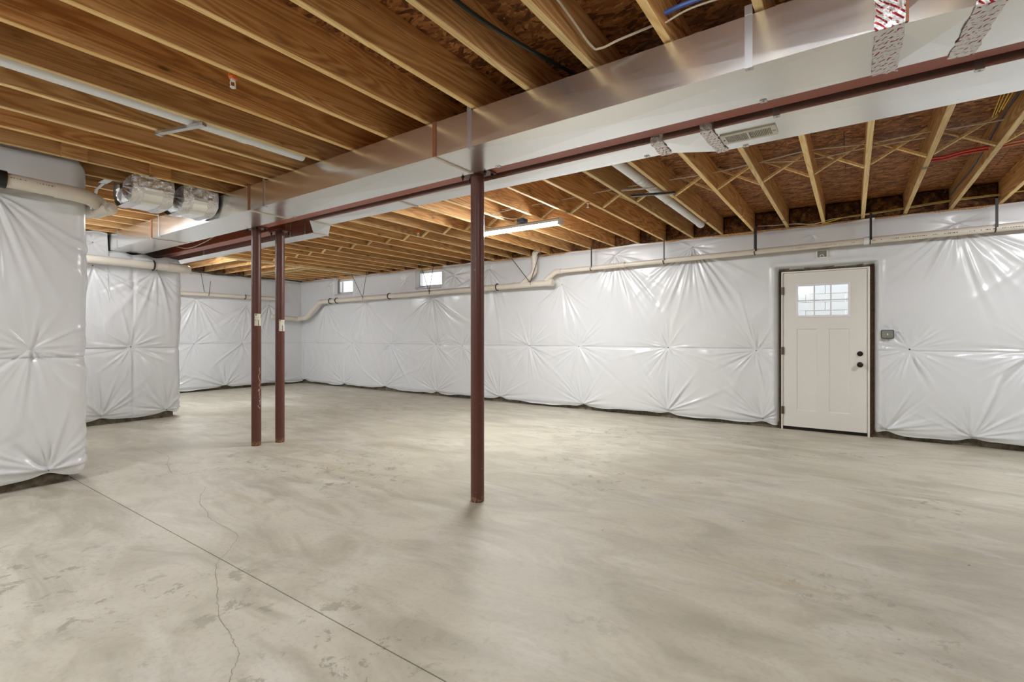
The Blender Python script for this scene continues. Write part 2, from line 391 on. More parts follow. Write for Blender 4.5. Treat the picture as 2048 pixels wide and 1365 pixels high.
for i, x in enumerate(near_x):
    if x > XR - .05 or x < XL: continue
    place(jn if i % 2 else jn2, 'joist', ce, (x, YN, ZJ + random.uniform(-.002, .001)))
jf = joist_mesh(YF - 2.79); far_x = []
for k in range(-23, 9):
    x = FAR0 + PITCH * k
    if x > XR - .05: continue
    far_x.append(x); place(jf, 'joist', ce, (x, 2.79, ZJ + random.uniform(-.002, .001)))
# left bay past the header: joists running towards the left wall, then short ones
HX = -9.35
hm = joist_mesh(YF - 3.0, 'header', .022); 
for q in range(3): place(hm, 'header_ply', ce, (HX + .045 * q, 3.0, ZJ - .034 + .003 * q))
jx = joist_mesh(-XL + HX - .03)
for k in range(8):
    yy = 3.35 + .43 * k
    if yy < 6.1: place(jx, 'joist', ce, (HX - .03, yy, ZJ), R(90))
place(joist_mesh(-XL + HX - .03, 'header'), 'header_ply', ce, (HX - .03, 6.16, ZJ), R(90)); js = joist_mesh(YF - 6.18)
for k in range(6): place(js, 'joist', ce, (HX - .42 - PITCH * k, 6.18, ZJ - .001))
# blocking seen between near joists
for (a, yy) in ((-5.02, 1.06), (-5.02, 1.66)):
    MB().box(NEAR0 - PITCH * 10 + .0195, NEAR0 - PITCH * 10 + .057, yy + .08, yy + .24, ZJ - .008, ZJ + .18, 0, 1).build('blocking', [M['joist'], M['joist_lit']], ce)
# cross bridging along the middle of the far bay
def bridge(xa, xb, yy, flip):
    za, zb = (ZJ + .012, ZJ + JD - .014) if not flip else (ZJ + JD - .014, ZJ + .012)
    a = Vector((xa + .019, yy, za)); b = Vector((xb - .019, yy, zb)); d = (b - a); L = d.length / 2; d.normalize(); n_ = Vector((0, 1, 0)); u = d.cross(n_)
    MB().obox((a + b) / 2, d * L, n_ * .019, u * .0095).build('bridging', M['joist_lit'], ce)
for xa, xb in zip(far_x[:-1], far_x[1:]):
    if xa < HX: continue
    bridge(xa, xb, 5.115 + random.uniform(-.02, .02), False); bridge(xa, xb, 5.16 + random.uniform(-.02, .02), True)
# fibreglass batts stuffed at the rim
def batt_mesh(wd, seed):
    rg = np.random.RandomState(seed); nx, nz = 22, 14; m = MB(); ph = rg.rand(12) * 6.28; vs = []
    for j in range(nz):
        for i in range(nx):
            u = i / (nx - 1); v = j / (nz - 1); e = (4 * u * (1 - u)) ** .4 * (4 * v * (1 - v)) ** .35
            h = .05 * e + .018 * e * sum(math.sin(ph[q] + (q + 2) * 3.1 * u + (q % 4 + 1) * 2.7 * v * (1 if q % 2 else -1)) for q in range(6)) * .4
            vs.append((-wd / 2 + wd * u, -h, .235 * v))
    b = len(vs)
    for j in range(nz):
        for i in range(nx):
            vs.append((-wd / 2 + wd * i / (nx - 1), .03, .235 * j / (nz - 1)))
    fs = [(j * nx + i, j * nx + i + 1, (j + 1) * nx + i + 1, (j + 1) * nx + i) for j in range(nz - 1) for i in range(nx - 1)]
    m.add(vs, fs); return m.mesh('insulation_batt', M['batt'], True)
bms = [batt_mesh(PITCH - .04, s) for s in (1, 2, 3)]
for i, (xa, xb) in enumerate(zip(far_x[:-1], far_x[1:])):
    place(bms[i % 3], 'insulation_batt', wb, ((xa + xb) / 2, YF - .035, ZJ + .0))
for k in range(6):
    place(bms[k % 3], 'insulation_batt', wl, (XL + .035, 3.35 + .43 * k + .215, ZJ), R(-90) + math.pi)

# sill plate + plate on beam
MB().box(XL, XR, YF - .02, YF + .12, ZJ - .04, ZJ).build('sill_plate', M['joist'], wb)

# ------------------------------------------------------------------ insulation blankets
def blanket(thing, path, usz, z0, z1, pins, holes=(), seam=1.06, seed=0, dz=.0105, puff=.045, edge0=False, edge1=False, ztop=None, vseams=(), damp=None):
    """path: function u array -> (x, y, nx, ny).  usz: array of u samples."""
    rg = np.random.RandomState(seed); U = np.asarray(usz)
    def piece(name, za, zb, lower, upper, u_lo=None, u_hi=None, hl=()):
        us = U if u_lo is None else U[(U >= u_lo - 1e-6) & (U <= u_hi + 1e-6)]
        nz = max(4, int((zb - za) / dz)); t = np.linspace(0, 1, nz)
        rg2 = np.random.RandomState(seed + int(za * 100)); phs = rg2.rand(8) * 6.28
        hem = np.zeros_like(us)
        if lower:
            hem = .012 * np.sin(us * 2.1 + phs[0]) + .008 * np.sin(us * 5.3 + phs[1]) + .004 * np.sin(us * 13 + phs[2])
            for (pu, pz, kind) in pins:
                if pz < .4: hem += .035 * np.exp(-((us - pu) / .09) ** 2)
        top = np.zeros_like(us)
        if upper: top = .012 * np.sin(us * 1.7 + phs[3]) + .008 * np.sin(us * 6.1 + phs[4]) + .004 * np.sin(us * 17 + phs[5])
        zt = np.full_like(us, zb)
        if upper and ztop is not None: zt = ztop(us)
        UU, TT = np.meshgrid(us, t, indexing='ij')
        ZZ = (za + hem)[:, None] * (1 - TT) + (zt + top)[:, None] * TT
        H = height(UU, ZZ)
        if lower: H -= .02 * np.exp(-((ZZ - za) / .03) ** 2)
        if upper: H -= .03 * np.exp(-((zt[:, None] - ZZ) / .035) ** 2)
        x, y, nx_, ny_ = path(us)
        X = x[:, None] + nx_[:, None] * H; Y = y[:, None] + ny_[:, None] * H
        nu = len(us); V = np.stack([X, Y, ZZ], -1).reshape(-1, 3)
        idx = np.arange(nu * nz).reshape(nu, nz)
        F = np.stack([idx[:-1, :-1], idx[1:, :-1], idx[1:, 1:], idx[:-1, 1:]], -1).reshape(-1, 4)
        if holes:
            uc = ((UU[:-1, :-1] + UU[1:, 1:]) / 2).reshape(-1); zc = ((ZZ[:-1, :-1] + ZZ[1:, 1:]) / 2).reshape(-1); keep = np.ones(len(F), bool)
            for (a, b, c_, d_) in holes: keep &= ~((uc > a) & (uc < b) & (zc > c_) & (zc < d_))
            F = F[keep]
        me = bpy.data.meshes.new(name); me.vertices.add(len(V)); me.vertices.foreach_set('co', V.reshape(-1).astype(np.float32))
        me.loops.add(F.size); me.loops.foreach_set('vertex_index', F.reshape(-1).astype(np.int32)); me.polygons.add(len(F))
        me.polygons.foreach_set('loop_start', np.arange(0, F.size, 4, dtype=np.int32)); me.polygons.foreach_set('loop_total', np.full(len(F), 4, np.int32))
        me.polygons.foreach_set('use_smooth', np.ones(len(F), bool)); me.materials.append(M['sheet']); me.update(calc_edges=True); me.validate()
        o = bpy.data.objects.new(name, me); C.objects.link(o); o.parent = thing; return o
    # ridge list for every pin
    rid = []
    for (pu, pz, kind) in pins:
        if kind == 'mid': specs = [(34, 195, 345, .36), (20, 20, 160, .30), (6, -14, 14, .38), (6, 166, 194, .38)]
        elif kind == 'bot': specs = [(42, 4, 176, .40)]
        elif kind == 'top': specs = [(30, 205, 335, .62), (8, 20, 160, .12)]
        elif kind == 'topbig': specs = [(44, 208, 332, .78), (10, -30, 30, .22), (8, 150, 210, .22)]
        elif kind == 'all': specs = [(34, 0, 360, .20)]
        else: specs = [(12, 0, 360, .12)]
        for (nn, a0, a1, Lm) in specs:
            for q in range(nn):
                a = R(a0 + (a1 - a0) * (q + rg.uniform(-.35, 1.0)) / nn); L = Lm * rg.uniform(.35, 1.25) * (1.9 if rg.rand() < .12 else 1); A = rg.uniform(.25, 1.0) ** 1.5 * .026
                rid.append((pu, pz, a, L, A * (1 if rg.rand() > .25 else -.7), rg.uniform(-.35, .35), rg.uniform(.010, .019)))
    ph = rg.rand(16) * 6.28
    def height(UU, ZZ):
        H = np.full_like(UU, puff)
        ds = np.abs(ZZ - seam); H -= puff * .5 * np.exp(-ds / .03); H += .008 * np.exp(-((ZZ - seam - .016) / .012) ** 2)
        H += .010 * (np.sin(UU * 1.9 + ph[0]) * np.sin(ZZ * 2.3 + ph[1]) + .6 * np.sin(UU * 4.4 + ph[2] + ZZ * 1.7) * np.sin(ZZ * 5.1 + ph[3]))
        H += .0022 * np.sin(UU * 24 + 3 * np.sin(ZZ * 5 + ph[4]) + ph[5]) * np.sin(ZZ * 3.1 + UU + ph[6])
        for vs in vseams: H -= .03 * np.exp(-np.abs(UU - vs) / .03)
        for (pu, pz, kind) in pins:
            r = np.hypot(UU - pu, ZZ - pz); k = .6 if kind in ('all', 'small') else 1
            H -= .042 * k * np.exp(-r / .11) + .018 * k * np.exp(-(r / .35) ** 2)
        R2 = 1.3
        u1 = UU[:, 0]
        for (pu, pz, a, L, A, kap, w0) in rid:
            i0 = np.searchsorted(u1, pu - min(R2, L * 1.9)); i1 = np.searchsorted(u1, pu + min(R2, L * 1.9))
            if i1 <= i0: continue
            du = UU[i0:i1] - pu; dz_ = ZZ[i0:i1] - pz; ca, sa = math.cos(a), math.sin(a)
            s_ = du * ca + dz_ * sa; p_ = -du * sa + dz_ * ca - kap * np.abs(s_) ** 2 * .35; wd = w0 * .55 + .028 * np.abs(s_)
            H[i0:i1] += np.where(s_ > 0, A * np.exp(-(p_ / wd) ** 2) * s_ / (s_ + .04) * np.exp(-(s_ / L) ** 2), 0)
        H[:] = np.maximum(H, .004)
        if edge0: H *= 1 - np.exp(-((UU - U[0]) / .05) ** 2) * .999; H -= .03 * np.exp(-((UU - U[0]) / .02) ** 2)
        if edge1: H *= 1 - np.exp(-((U[-1] - UU) / .05) ** 2) * .999; H -= .03 * np.exp(-((U[-1] - UU) / .02) ** 2)
        for (a, b, c_, d_) in holes:
            dx = np.maximum(np.maximum(a - UU, UU - b), 0); dz2 = np.maximum(np.maximum(c_ - ZZ, ZZ - d_), 0); d = np.hypot(dx, dz2)
            H[:] = H + .012 * np.exp(-((d - .06) / .035) ** 2) - (H + .042) * np.exp(-(d / .022) ** 2)
        return H
    lo = piece('lower_sheet', .055, seam, True, False)
    up = piece('upper_sheet', seam - .001, z1, False, True)
    # fastener pins
    pmsh = MB().tube([(0, 0, 0), (0, 0, .002)], .009, 8).mesh('fastener', M['dgrey'])
    for (pu, pz, kind) in pins:
        if kind == 'small' or pz < .02: continue
        hh = float(height(np.array([[pu]]), np.array([[pz]]))[0, 0]); x, y, nx_, ny_ = [float(q[0]) for q in path(np.array([pu]))]
        o = place(pmsh, 'fastener', thing, (x + nx_ * (hh + .002), y + ny_ * (hh + .002), pz)); o.rotation_euler = Vector((nx_, ny_, 0)).to_track_quat('Z', 'Y').to_euler()
    return thing

def polypath(pts, rad=.05):
    """Rounded polyline; the normal is to the right of travel (into the room)."""
    P = [Vector((p[0], p[1])) for p in pts]; segs = []; cur = P[0]
    for i in range(1, len(P)):
        if i < len(P) - 1:
            d0 = (P[i] - P[i - 1]).normalized(); d1 = (P[i + 1] - P[i]).normalized(); a = P[i] - d0 * rad; b = P[i] + d1 * rad
            segs.append(('l', cur, a)); segs.append(('a', a, b, d0, d1)); cur = b
        else: segs.append(('l', cur, P[i]))
    tab = []
    for s_ in segs:
        if s_[0] == 'l':
            d = (s_[2] - s_[1]); L = d.length; d.normalize(); n_ = Vector((d.y, -d.x))
            k = max(2, int(L / .05)); 
            for q in range(k): tab.append((s_[1] + d * L * q / k, n_))
        else:
            _, a, b, d0, d1 = s_; n0 = Vector((d0.y, -d0.x)); n1 = Vector((d1.y, -d1.x))
            for q in range(10):
                t = q / 10; ang = t * math.pi / 2; c0 = a + d1 * rad
                tab.append((c0 + (-d1 * math.cos(ang) + d0 * math.sin(ang)) * rad, (n0 * math.cos(ang) + n1 * math.sin(ang))))
    tab.append((segs[-1][2], tab[-1][1]))
    xs = np.array([p.x for p, _ in tab]); ys = np.array([p.y for p, _ in tab]); nx_ = np.array([n_.x for _, n_ in tab]); ny_ = np.array([n_.y for _, n_ in tab])
    ul = np.concatenate([[0], np.cumsum(np.hypot(np.diff(xs), np.diff(ys)))])
    def f(u):
        u = np.asarray(u); a, b = np.interp(u, ul, nx_), np.interp(u, ul, ny_); l = np.hypot(a, b); return np.interp(u, ul, xs), np.interp(u, ul, ys), a / l, b / l
    return f, ul[-1]

BY = 7.395       # back face of the long blanket (front puffs to about 7.35)
def sample(a, b, brk, fine, coarse):
    return np.concatenate([np.arange(a, brk, coarse), np.arange(brk, b, fine), [b]])
lw = lambda u: (np.asarray(u), np.full(len(u), BY), np.zeros(len(u)), -np.ones(len(u)))
mid = [(-11.27, 1.06, 'small'), (-9.80, 1.07, 'mid'), (-8.43, 1.06, 'mid'), (-7.06, 1.06, 'mid'), (-6.35, 1.04, 'mid'), (-4.76, 1.06, 'mid'), (-3.78, 1.06, 'mid'), (-2.28, 1.06, 'mid'), (-1.08, 1.04, 'mid')]
bot = [(-11.75, .10, 'bot'), (-10.12, .09, 'bot'), (-8.64, .09, 'bot'), (-7.06, .09, 'bot'), (-5.42, .10, 'bot'), (-3.69, .10, 'bot'), (-2.28, .12, 'bot'), (-1.0, .12, 'bot')]
top = [(-10.82, 2.02, 'top'), (-9.3, 2.02, 'top'), (-7.17, 2.03, 'topbig'), (-5.66, 2.5, 'top'), (-4.1, 2.12, 'top'), (-3.13, 2.53, 'topbig'), (-1.92, 2.54, 'topbig'), (-.42, 2.54, 'small'), (-8.0, 2.45, 'small'), (-9.45, 2.45, 'small'), (-6.55, 2.45, 'all'), (-10.7, 2.5, 'small')]
bl = empty('insulation_blanket', (-6.4, 7.4, 0)); tag(bl, 'white plastic-faced insulation blanket on the long wall left of and above the door', 'insulation')
holesW = [(-10.44, -9.77, 2.275, 2.76), (-7.60, -6.91, 2.265, 2.76)]
doorhole = (-.815, 3, -1, 2.125)
us = sample(XL + .06, .19, -6.0, .0100, .016)
us = np.concatenate([us[us < .19], [.19, .20, .21, .22]])
# left run stops at the right jamb of the door; the door is a hole in it
def fix(o, thing):   # geometry is in world space: cancel the parent's offset
    for ch in thing.children:
        if ch.type == 'MESH': ch.location = ch.location - thing.location if ch.name.startswith('fastener') else -thing.location
blanket(bl, lw, us, .05, 2.655, mid + bot + top, holes=holesW + [(-.815, .35, -1, 2.125)], seed=11); fix(0, bl)
br = empty('insulation_blanket', (1.8, 7.4, 0)); tag(br, 'white plastic-faced insulation blanket on the long wall right of the door', 'insulation')
us = sample(.2, XR - .05, .2, .0105, .0105)
blanket(br, lw, us, .05, 2.665, [(.55, 1.08, 'mid'), (1.62, 1.08, 'mid'), (2.6, 1.08, 'mid'), (.33, .12, 'bot'), (1.09, .11, 'bot'), (2.1, .1, 'bot'), (3.0, .1, 'bot'), (.96, 2.50, 'topbig'), (2.2, 2.5, 'topbig'), (.40, 1.30, 'small')], holes=[(-1, .222, -1, 2.122)], seed=5, puff=.05); fix(0, br)
# far left wall
f3, L3 = polypath([(XL + .05, 3.25), (XL + .05, YF - .03)])
fw = empty('insulation_blanket', (XL + .05, 5.3, 0)); tag(fw, 'white plastic-faced insulation blanket on the far left end wall', 'insulation')
o3 = lambda y: y - 3.25
blanket(fw, f3, np.arange(0, L3, .017), .05, 2.64, [(o3(4.82), 1.06, 'mid'), (o3(5.85), 1.06, 'mid'), (o3(3.9), 1.06, 'mid'), (o3(7.0), 1.06, 'small'), (o3(4.3), .09, 'bot'), (o3(5.47), .09, 'bot'), (o3(6.8), .09, 'bot'), (o3(4.86), 2.05, 'topbig'), (o3(5.95), 1.95, 'top'), (o3(7.0), 2.5, 'small'), (o3(6.5), 2.0, 'top')], seed=21); fix(0, fw)
# middle projecting wall, wrapped round its corner
f2, L2 = polypath([(-8.53, 1.36), (-8.53, 3.235), (XL + .1, 3.235)], .06)
mw = empty('insulation_blanket', (-8.53, 2.3, 0)); tag(mw, 'white plastic insulation blanket on the middle projecting wall under the duct ends', 'insulation')
o2 = lambda y: y - 1.36
zt2 = lambda u: np.where(u < o2(2.372), 2.665, 2.425) + .012 * np.sin(u * 23)
blanket(mw, f2, np.concatenate([np.arange(0, 2.1, .0125), np.arange(2.1, L2, .04)]), .05, 2.6, [(o2(2.63), 1.08, 'mid'), (o2(2.29), .13, 'bot'), (o2(3.08), .12, 'bot'), (o2(2.20), 2.52, 'all'), (o2(2.2), 2.2, 'top'), (o2(2.95), 2.22, 'top'), (3.2, 1.06, 'mid')], seed=31, ztop=zt2, vseams=(o2(2.66),)); fix(0, mw)
# near projecting wall at the left edge of the picture
f1, L1 = polypath([(-5.45, YN + .05), (-5.45, 1.325), (-8.5, 1.325)], .07)
nw = empty('insulation_blanket', (-5.45, 0, 0)); tag(nw, 'white plastic insulation blanket on the nearest projecting wall at the left edge', 'insulation')
o1 = lambda y: y - YN - .05
zt1 = lambda u: np.where(u < o1(1.33), 2.755 + .012 * np.sin(u * 7) - .06 * np.exp(-((u - o1(1.36)) / .06) ** 2), 2.665)
blanket(nw, f1, np.concatenate([np.arange(0, o1(.3), .05), np.arange(o1(.3), o1(1.6), .010), np.arange(o1(1.6), L1, .05)]), .05, 2.7, [(o1(1.01), 1.13, 'mid'), (o1(1.12), .13, 'bot'), (o1(.8), 2.35, 'topbig'), (o1(-.4), 1.1, 'mid'), (o1(-.8), .12, 'bot'), (o1(.3), .12, 'bot')], seed=41, puff=.055, dz=.011, ztop=zt1); fix(0, nw)

# ------------------------------------------------------------------ windows
for i, (a, b) in enumerate(WINS):
    wn_ = empty('window_%d' % (i + 1), ((a + b) / 2, YF + .12, WZ0)); tag(wn_, kind='structure'); L = -Vector(wn_.location)
    y0, y1 = YF + .10, YF + .17
    m = MB().box(a, a + .05, y0, y1, WZ0, WZ1).box(b - .05, b, y0, y1, WZ0, WZ1).box(a + .05, b - .05, y0, y1, WZ0, WZ0 + .04).box(a + .05, b - .05, y0, y1, WZ1 - .05, WZ1)
    m.build('window_frame', M['frame_white'], wn_, loc=L, bevel=.004)
    m = MB().box(a + .052, a + .085, y0 - .015, y1 - .01, WZ0 + .042, WZ1 - .052).box(b - .085, b - .052, y0 - .015, y1 - .01, WZ0 + .042, WZ1 - .052).box(a + .085, b - .085, y0 - .015, y1 - .01, WZ0 + .042, WZ0 + .07).box(a + .085, b - .085, y0 - .015, y1 - .01, WZ1 - .08, WZ1 - .052)
    m.build('sash', M['frame_white'], wn_, loc=L, bevel=.003)
    MB().box(a + .083, b - .083, y0 + .02, y0 + .026, WZ0 + .066, WZ1 - .076).build('pane', M['glass'], wn_, loc=L)
    m = MB().box(a - .0, a + .012, YF - .03, y0, WZ0, WZ1).box(b - .012, b, YF - .03, y0, WZ0, WZ1).box(a + .012, b - .012, YF - .03, y0, WZ0, WZ0 + .012)
    m.build('jamb_liner', M['frame_white'], wn_, loc=L)

# ------------------------------------------------------------------ door
dr = empty('door_1', (-.3, 7.42, 0)); tag(dr, kind='structure'); L = -Vector(dr.location)
sx0, sx1, sz0, sz1, sy = -.757, .148, .045, 2.065, 7.40
# slab: front plane with recessed panels and lite opening
def rects_grid(xs, zs, depth):
    m = MB()
    nx_, nz_ = len(xs) - 1, len(zs) - 1
    for i in range(nx_):
        for j in range(nz_):
            d = depth(i, j)
            if d is None: continue
            m.add([(xs[i], sy + d, zs[j]), (xs[i + 1], sy + d, zs[j]), (xs[i + 1], sy + d, zs[j + 1]), (xs[i], sy + d, zs[j + 1])], [(0, 1, 2, 3)])
    return m
px0, px1, px2, px3 = -.603, -.375, -.247, -.026; lz0, lz1, lx0, lx1 = 1.478, 1.915, -.612, -.018
m = MB(); pr = [(px0, px1, .262, 1.332), (px2, px3, .262, 1.332)]
def slab_piece(x0, x1, z0, z1): m.box(x0, x1, sy, sy + .044, z0, z1)
slab_piece(sx0, px0, sz0, sz1); slab_piece(px3, sx1, sz0, sz1); slab_piece(px0, px3, sz0, .262); slab_piece(px1, px2, .262, 1.332); slab_piece(px0, px3, 1.332, lz0 + .01); slab_piece(px0, px3, lz1 - .01, sz1)
m.build('door_slab', M['door'], dr, loc=L)
for (a, b, c_, d_) in pr:
    m = MB(); g = .012; dd = .010
    o_ = [(a, sy, c_), (b, sy, c_), (b, sy, d_), (a, sy, d_)]; i_ = [(a + g, sy + dd, c_ + g), (b - g, sy + dd, c_ + g), (b - g, sy + dd, d_ - g), (a + g, sy + dd, d_ - g)]
    m.add(o_ + i_, [(0, 1, 5, 4), (1, 2, 6, 5), (2, 3, 7, 6), (3, 0, 4, 7), (4, 5, 6, 7)]); m.build('recessed_panel', M['door'], dr, loc=L)
lf = MB(); e = .028
lf.box(lx0, lx0 + e, sy - .008, sy + .03, lz0, lz1).box(lx1 - e, lx1, sy - .008, sy + .03, lz0, lz1).box(lx0 + e, lx1 - e, sy - .008, sy + .03, lz0, lz0 + e).box(lx0 + e, lx1 - e, sy - .008, sy + .03, lz1 - e, lz1)
lo_ = lf.build('lite_frame', M['frame_white'], dr, loc=L, bevel=.003)
gw = (lx1 - lx0 - 2 * e) / 3; gh = (lz1 - lz0 - 2 * e) / 2
for k in (1, 2): MB().box(lx0 + e + gw * k - .008, lx0 + e + gw * k + .008, sy + .002, sy + .022, lz0 + e, lz1 - e).build('muntin', M['frame_white'], lo_)
MB().box(lx0 + e, lx1 - e, sy + .001, sy + .021, lz0 + e + gh - .008, lz0 + e + gh + .008).build('muntin', M['frame_white'], lo_)
for i in range(3):
    for j in range(2):
        x0 = lx0 + e + gw * i + .008 * (i > 0); x1 = lx0 + e + gw * (i + 1) - .008 * (i < 2); z0 = lz0 + e + gh * j + .008 * j; z1 = lz0 + e + gh * (j + 1) - .008 * (1 - j)
        MB().box(x0, x1, sy + .008, sy + .014, z0, z1).build('pane', M['glass'], lo_)
MB().box(sx0 - .022, sx0 - .004, sy - .012, sy + .06, .0, sz1 + .022).box(sx1 + .004, sx1 + .026, sy - .012, sy + .06, .0, sz1 + .022).box(sx0 - .004, sx1 + .004, sy - .012, sy + .06, sz1 + .004, sz1 + .022).box(sx0 - .004, sx0 + .012, sy + .046, sy + .06, 0, sz1).box(sx1 - .012, sx1 + .004, sy + .046, sy + .06, 0, sz1).build('door_frame', M['door'], dr, loc=L, bevel=.002)
MB().box(DX0, DX1, sy + .03, sy + .09, 0, .04).build('threshold', M['bronze'], dr, loc=L)
MB().box(DX0 - .0, sx0 - .024, sy + .01, sy + .06, 0, DZ).box(sx1 + .028, DX1, sy + .01, sy + .06, 0, DZ).box(DX0, DX1, sy + .01, sy + .06, sz1 + .024, DZ).build('rough_buck', M['buck'], dr, loc=L)
for hz in (1.833, 1.04, .254):
    h = MB().tube([(sx0 - .006, sy - .016, hz - .05), (sx0 - .006, sy - .016, hz + .05)], .008, 10).box(sx0 - .02, sx0 + .012, sy - .014, sy - .0005, hz - .05, hz + .05); h.build('hinge', M['hinge'], dr, True, loc=L)
def lathe_y(x, z, prof, seg=24):    # prof: (distance in front of door, radius)
    return MB().tube([(x, sy - d, z) for d, r in prof], [r for d, r in prof], seg)
lathe_y(.076, .882, [(0, .033), (.006, .033), (.012, .026), (.02, .012), (.032, .012), (.04, .022), (.052, .029), (.064, .028), (.070, .018), (.071, .002)]).build('knob', M['bronze'], dr, True, loc=L)
db = lathe_y(.076, 1.018, [(0, .031), (.008, .031), (.014, .027), (.016, .01)]).build('deadbolt', M['bronze'], dr, True, loc=L)
MB().box(.070, .082, sy - .032, sy - .014, 1.000, 1.036).build('thumb_turn', M['bronze'], db)
# pale block wall and ground outside the door, seen through the glass
rw = empty('retaining_wall', (-1, 10.4, -.1)); tag(rw, 'pale block retaining wall outside, seen through the door glass', 'wall')
blk = MB().box(0, .595, 0, .2, 0, .146).mesh('block', M['siding']); 
for j in range(16):
    for i in range(9):
        o = place(blk, 'block', rw, (-3.0 + .6 * i + (.3 if j % 2 else 0), .0 + random.uniform(0, .008), .15 * j))
og = MB().box(-16, 8, YF + T + .01, 16, -.3, -.12).build('outside_ground', M['siding']); tag(og, kind='structure')

# ------------------------------------------------------------------ steel beams and columns
def ibeam(name, x0, x1, yc, label):
    o = empty(name, (x0, yc, 2.46)); tag(o, label, 'beam'); Lx = x1 - x0
    MB().box(0, Lx, -.07, .07, 0, .012).build('bottom_flange', M['beam'], o, bevel=.002)
    MB().box(0, Lx, -.004, .004, .012, .188).build('web', M['beam'], o)
    MB().box(0, Lx, -.07, .07, .188, .2).build('top_flange', M['beam'], o)
    MB().box(0, Lx, -.06, .06, .2, .22).build('nailer_board', M['joist'], o)
ibeam('steel_beam', -5.66, XR - .02, 2.87, 'long red-painted steel beam running between the two ducts')
ibeam('steel_beam', XL + .05, -5.36, 3.127, 'short red steel beam at the left, set back beyond the pair of posts')
def column(x, y, label, sticker=None, scribble=None):
    o = empty('steel_column', (x, y, 0)); tag(o, label, 'column'); r = .0505; ht = 2.448
    MB().tube([(0, 0, 0), (0, 0, ht)], r, 40).build('post', M['column'], o, True)
    m = MB().box(-.13, .13, -.065, .065, ht, ht + .012); m.build('cap_plate', M['column'], o, bevel=.002)
    for s_ in (-1, 1):
        for t_ in (-1, 1):
            MB().tube([(s_ * .105, t_ * .045, ht - .035), (s_ * .105, t_ * .045, ht - .001)], .006, 8).tube([(s_ * .105, t_ * .045, ht - .018), (s_ * .105, t_ * .045, ht - .001)], .012, 6).build('bolt', M['black'], o)
    if sticker:
        zc, a0, a1, hh = sticker; n_ = 10; m = MB(); vs = []
        for q in range(n_ + 1):
            a = a0 + (a1 - a0) * q / n_
            for z in (zc - hh, zc + hh): vs.append(((r + .0012) * math.cos(a), (r + .0012) * math.sin(a), z))
        m.add(vs, [(2 * q, 2 * q + 2, 2 * q + 3, 2 * q + 1) for q in range(n_)]); st = m.build('sticker', M['label'], o, True)
        m = MB(); rr = r + .0018; rnd = random.Random(int(x * 100))
        am = a0 + (a1 - a0) * .5
        for (aa, z, w_, h_) in [(am, -.03, .07, .03), (am + .04, -.055, .05, .014), (am - .5, .055, .10, .006), (a1 - .12, .03, .05, .02)] + [(a0 + .1 + .1 * q, rnd.uniform(-.06, .06), .03, .003) for q in range(8)]:
            p = [(rr * math.cos(aa + s1 * w_), rr * math.sin(aa + s1 * w_), zc + z + s2 * h_) for s1, s2 in ((-1, -1), (1, -1), (1, 1), (-1, 1))]; m.add(p, [(0, 1, 2, 3)])
        m.build('printed_marks', M['ink'], st)
    if scribble:
        # loose handwritten chalk stroke running down the post
        zc0, ang = scribble; pts = []; rnd = random.Random(5)
        seq = [(.10, .0), (.02, -.03), (.14, -.05), (-.1, -.09), (-.06, -.12), (.12, -.15), (.16, -.18), (-.05, -.20), (.14, -.215), (.18, -.235), (-.02, -.255), (-.16, -.262), (.0, -.24), (.05, -.285), (.02, -.31), (.16, -.325), (.05, -.34), (.18, -.355), (.14, -.38), (.02, -.365), (.16, -.41), (-.18, -.43), (.02, -.45), (.16, -.465)]
        for (da, dz_) in seq: pts.append((( r + .0005) * math.cos(ang + da * 1.6), (r + .0005) * math.sin(ang + da * 1.6), zc0 + dz_))
        MB().tube(bez(pts, 5), .0016, 5).build('chalk_scribble', M['chalk'], o, True)
    return o
column(-2.31, 2.86, 'red-brown steel post standing alone in the middle of the floor')
vang = lambda x, y: math.atan2(-y, -x)
a_ = vang(-5.535, 2.88)
column(-5.535, 2.88, 'nearer and leftmost red-brown steel post of the close pair, with chalk scribble', (1.42, a_ - .35, a_ + 1.25, .068), (.88, a_ + .62))
a_ = vang(-5.495, 3.127)
column(-5.48, 3.127, 'farther red-brown steel post of the close pair, under the end of the set-back beam', (1.36, a_ - .2, a_ + 1.3, .066))

# ------------------------------------------------------------------ ducts
ZB, ZTD = 2.437, 2.667
def duct_section(thing, x0, x1, a, b, z0=ZB, z1=ZTD, cross=.004):
    """a=(yfront,yback) at x0, b=(yfront,yback) at x1; each visible face is cross-broken."""
    m = MB()
    A = [(x0, a[0], z0), (x0, a[1], z0), (x0, a[1], z1), (x0, a[0], z1)]; B = [(x1, b[0], z0), (x1, b[1], z0), (x1, b[1], z1), (x1, b[0], z1)]
    def face(q, out):
        c = sum((Vector(p) for p in q), Vector()) / 4 + Vector(out) * cross; m.add(list(q) + [c], [(0, 1, 4), (1, 2, 4), (2, 3, 4), (3, 0, 4)])
    face((A[0], A[1], B[1], B[0]), (0, 0, -1)); face((A[0], B[0], B[3], A[3]), (0, -1, 0)); face((A[1], A[2], B[2], B[1]), (0, 1, 0)); face((A[3], B[3], B[2], A[2]), (0, 0, 1))
    m.add(A, [(0, 3, 2, 1)]); m.add(B, [(0, 1, 2, 3)])
    return m.build('duct_section', M['duct'], thing, loc=-Vector(thing.location))
def band(thing, name, x0, x1, ya, yb, mat, z0=ZB, z1=ZTD, t=.004, sides='fb'):
    m = MB(); m.box(x0, x1, ya - t, yb + t, z0 - t, z0 - .0005); m.box(x0, x1, ya - t, ya - .0005, z0 - t, z1); m.box(x0, x1, yb + .0005, yb + t, z0 - t, z1)
    return m.build(name, mat, thing, loc=-Vector(thing.location))
D1 = empty('air_duct', (-8.5, 2.58, ZB)); tag(D1, 'galvanized rectangular main duct on the camera side of the beam', 'duct')
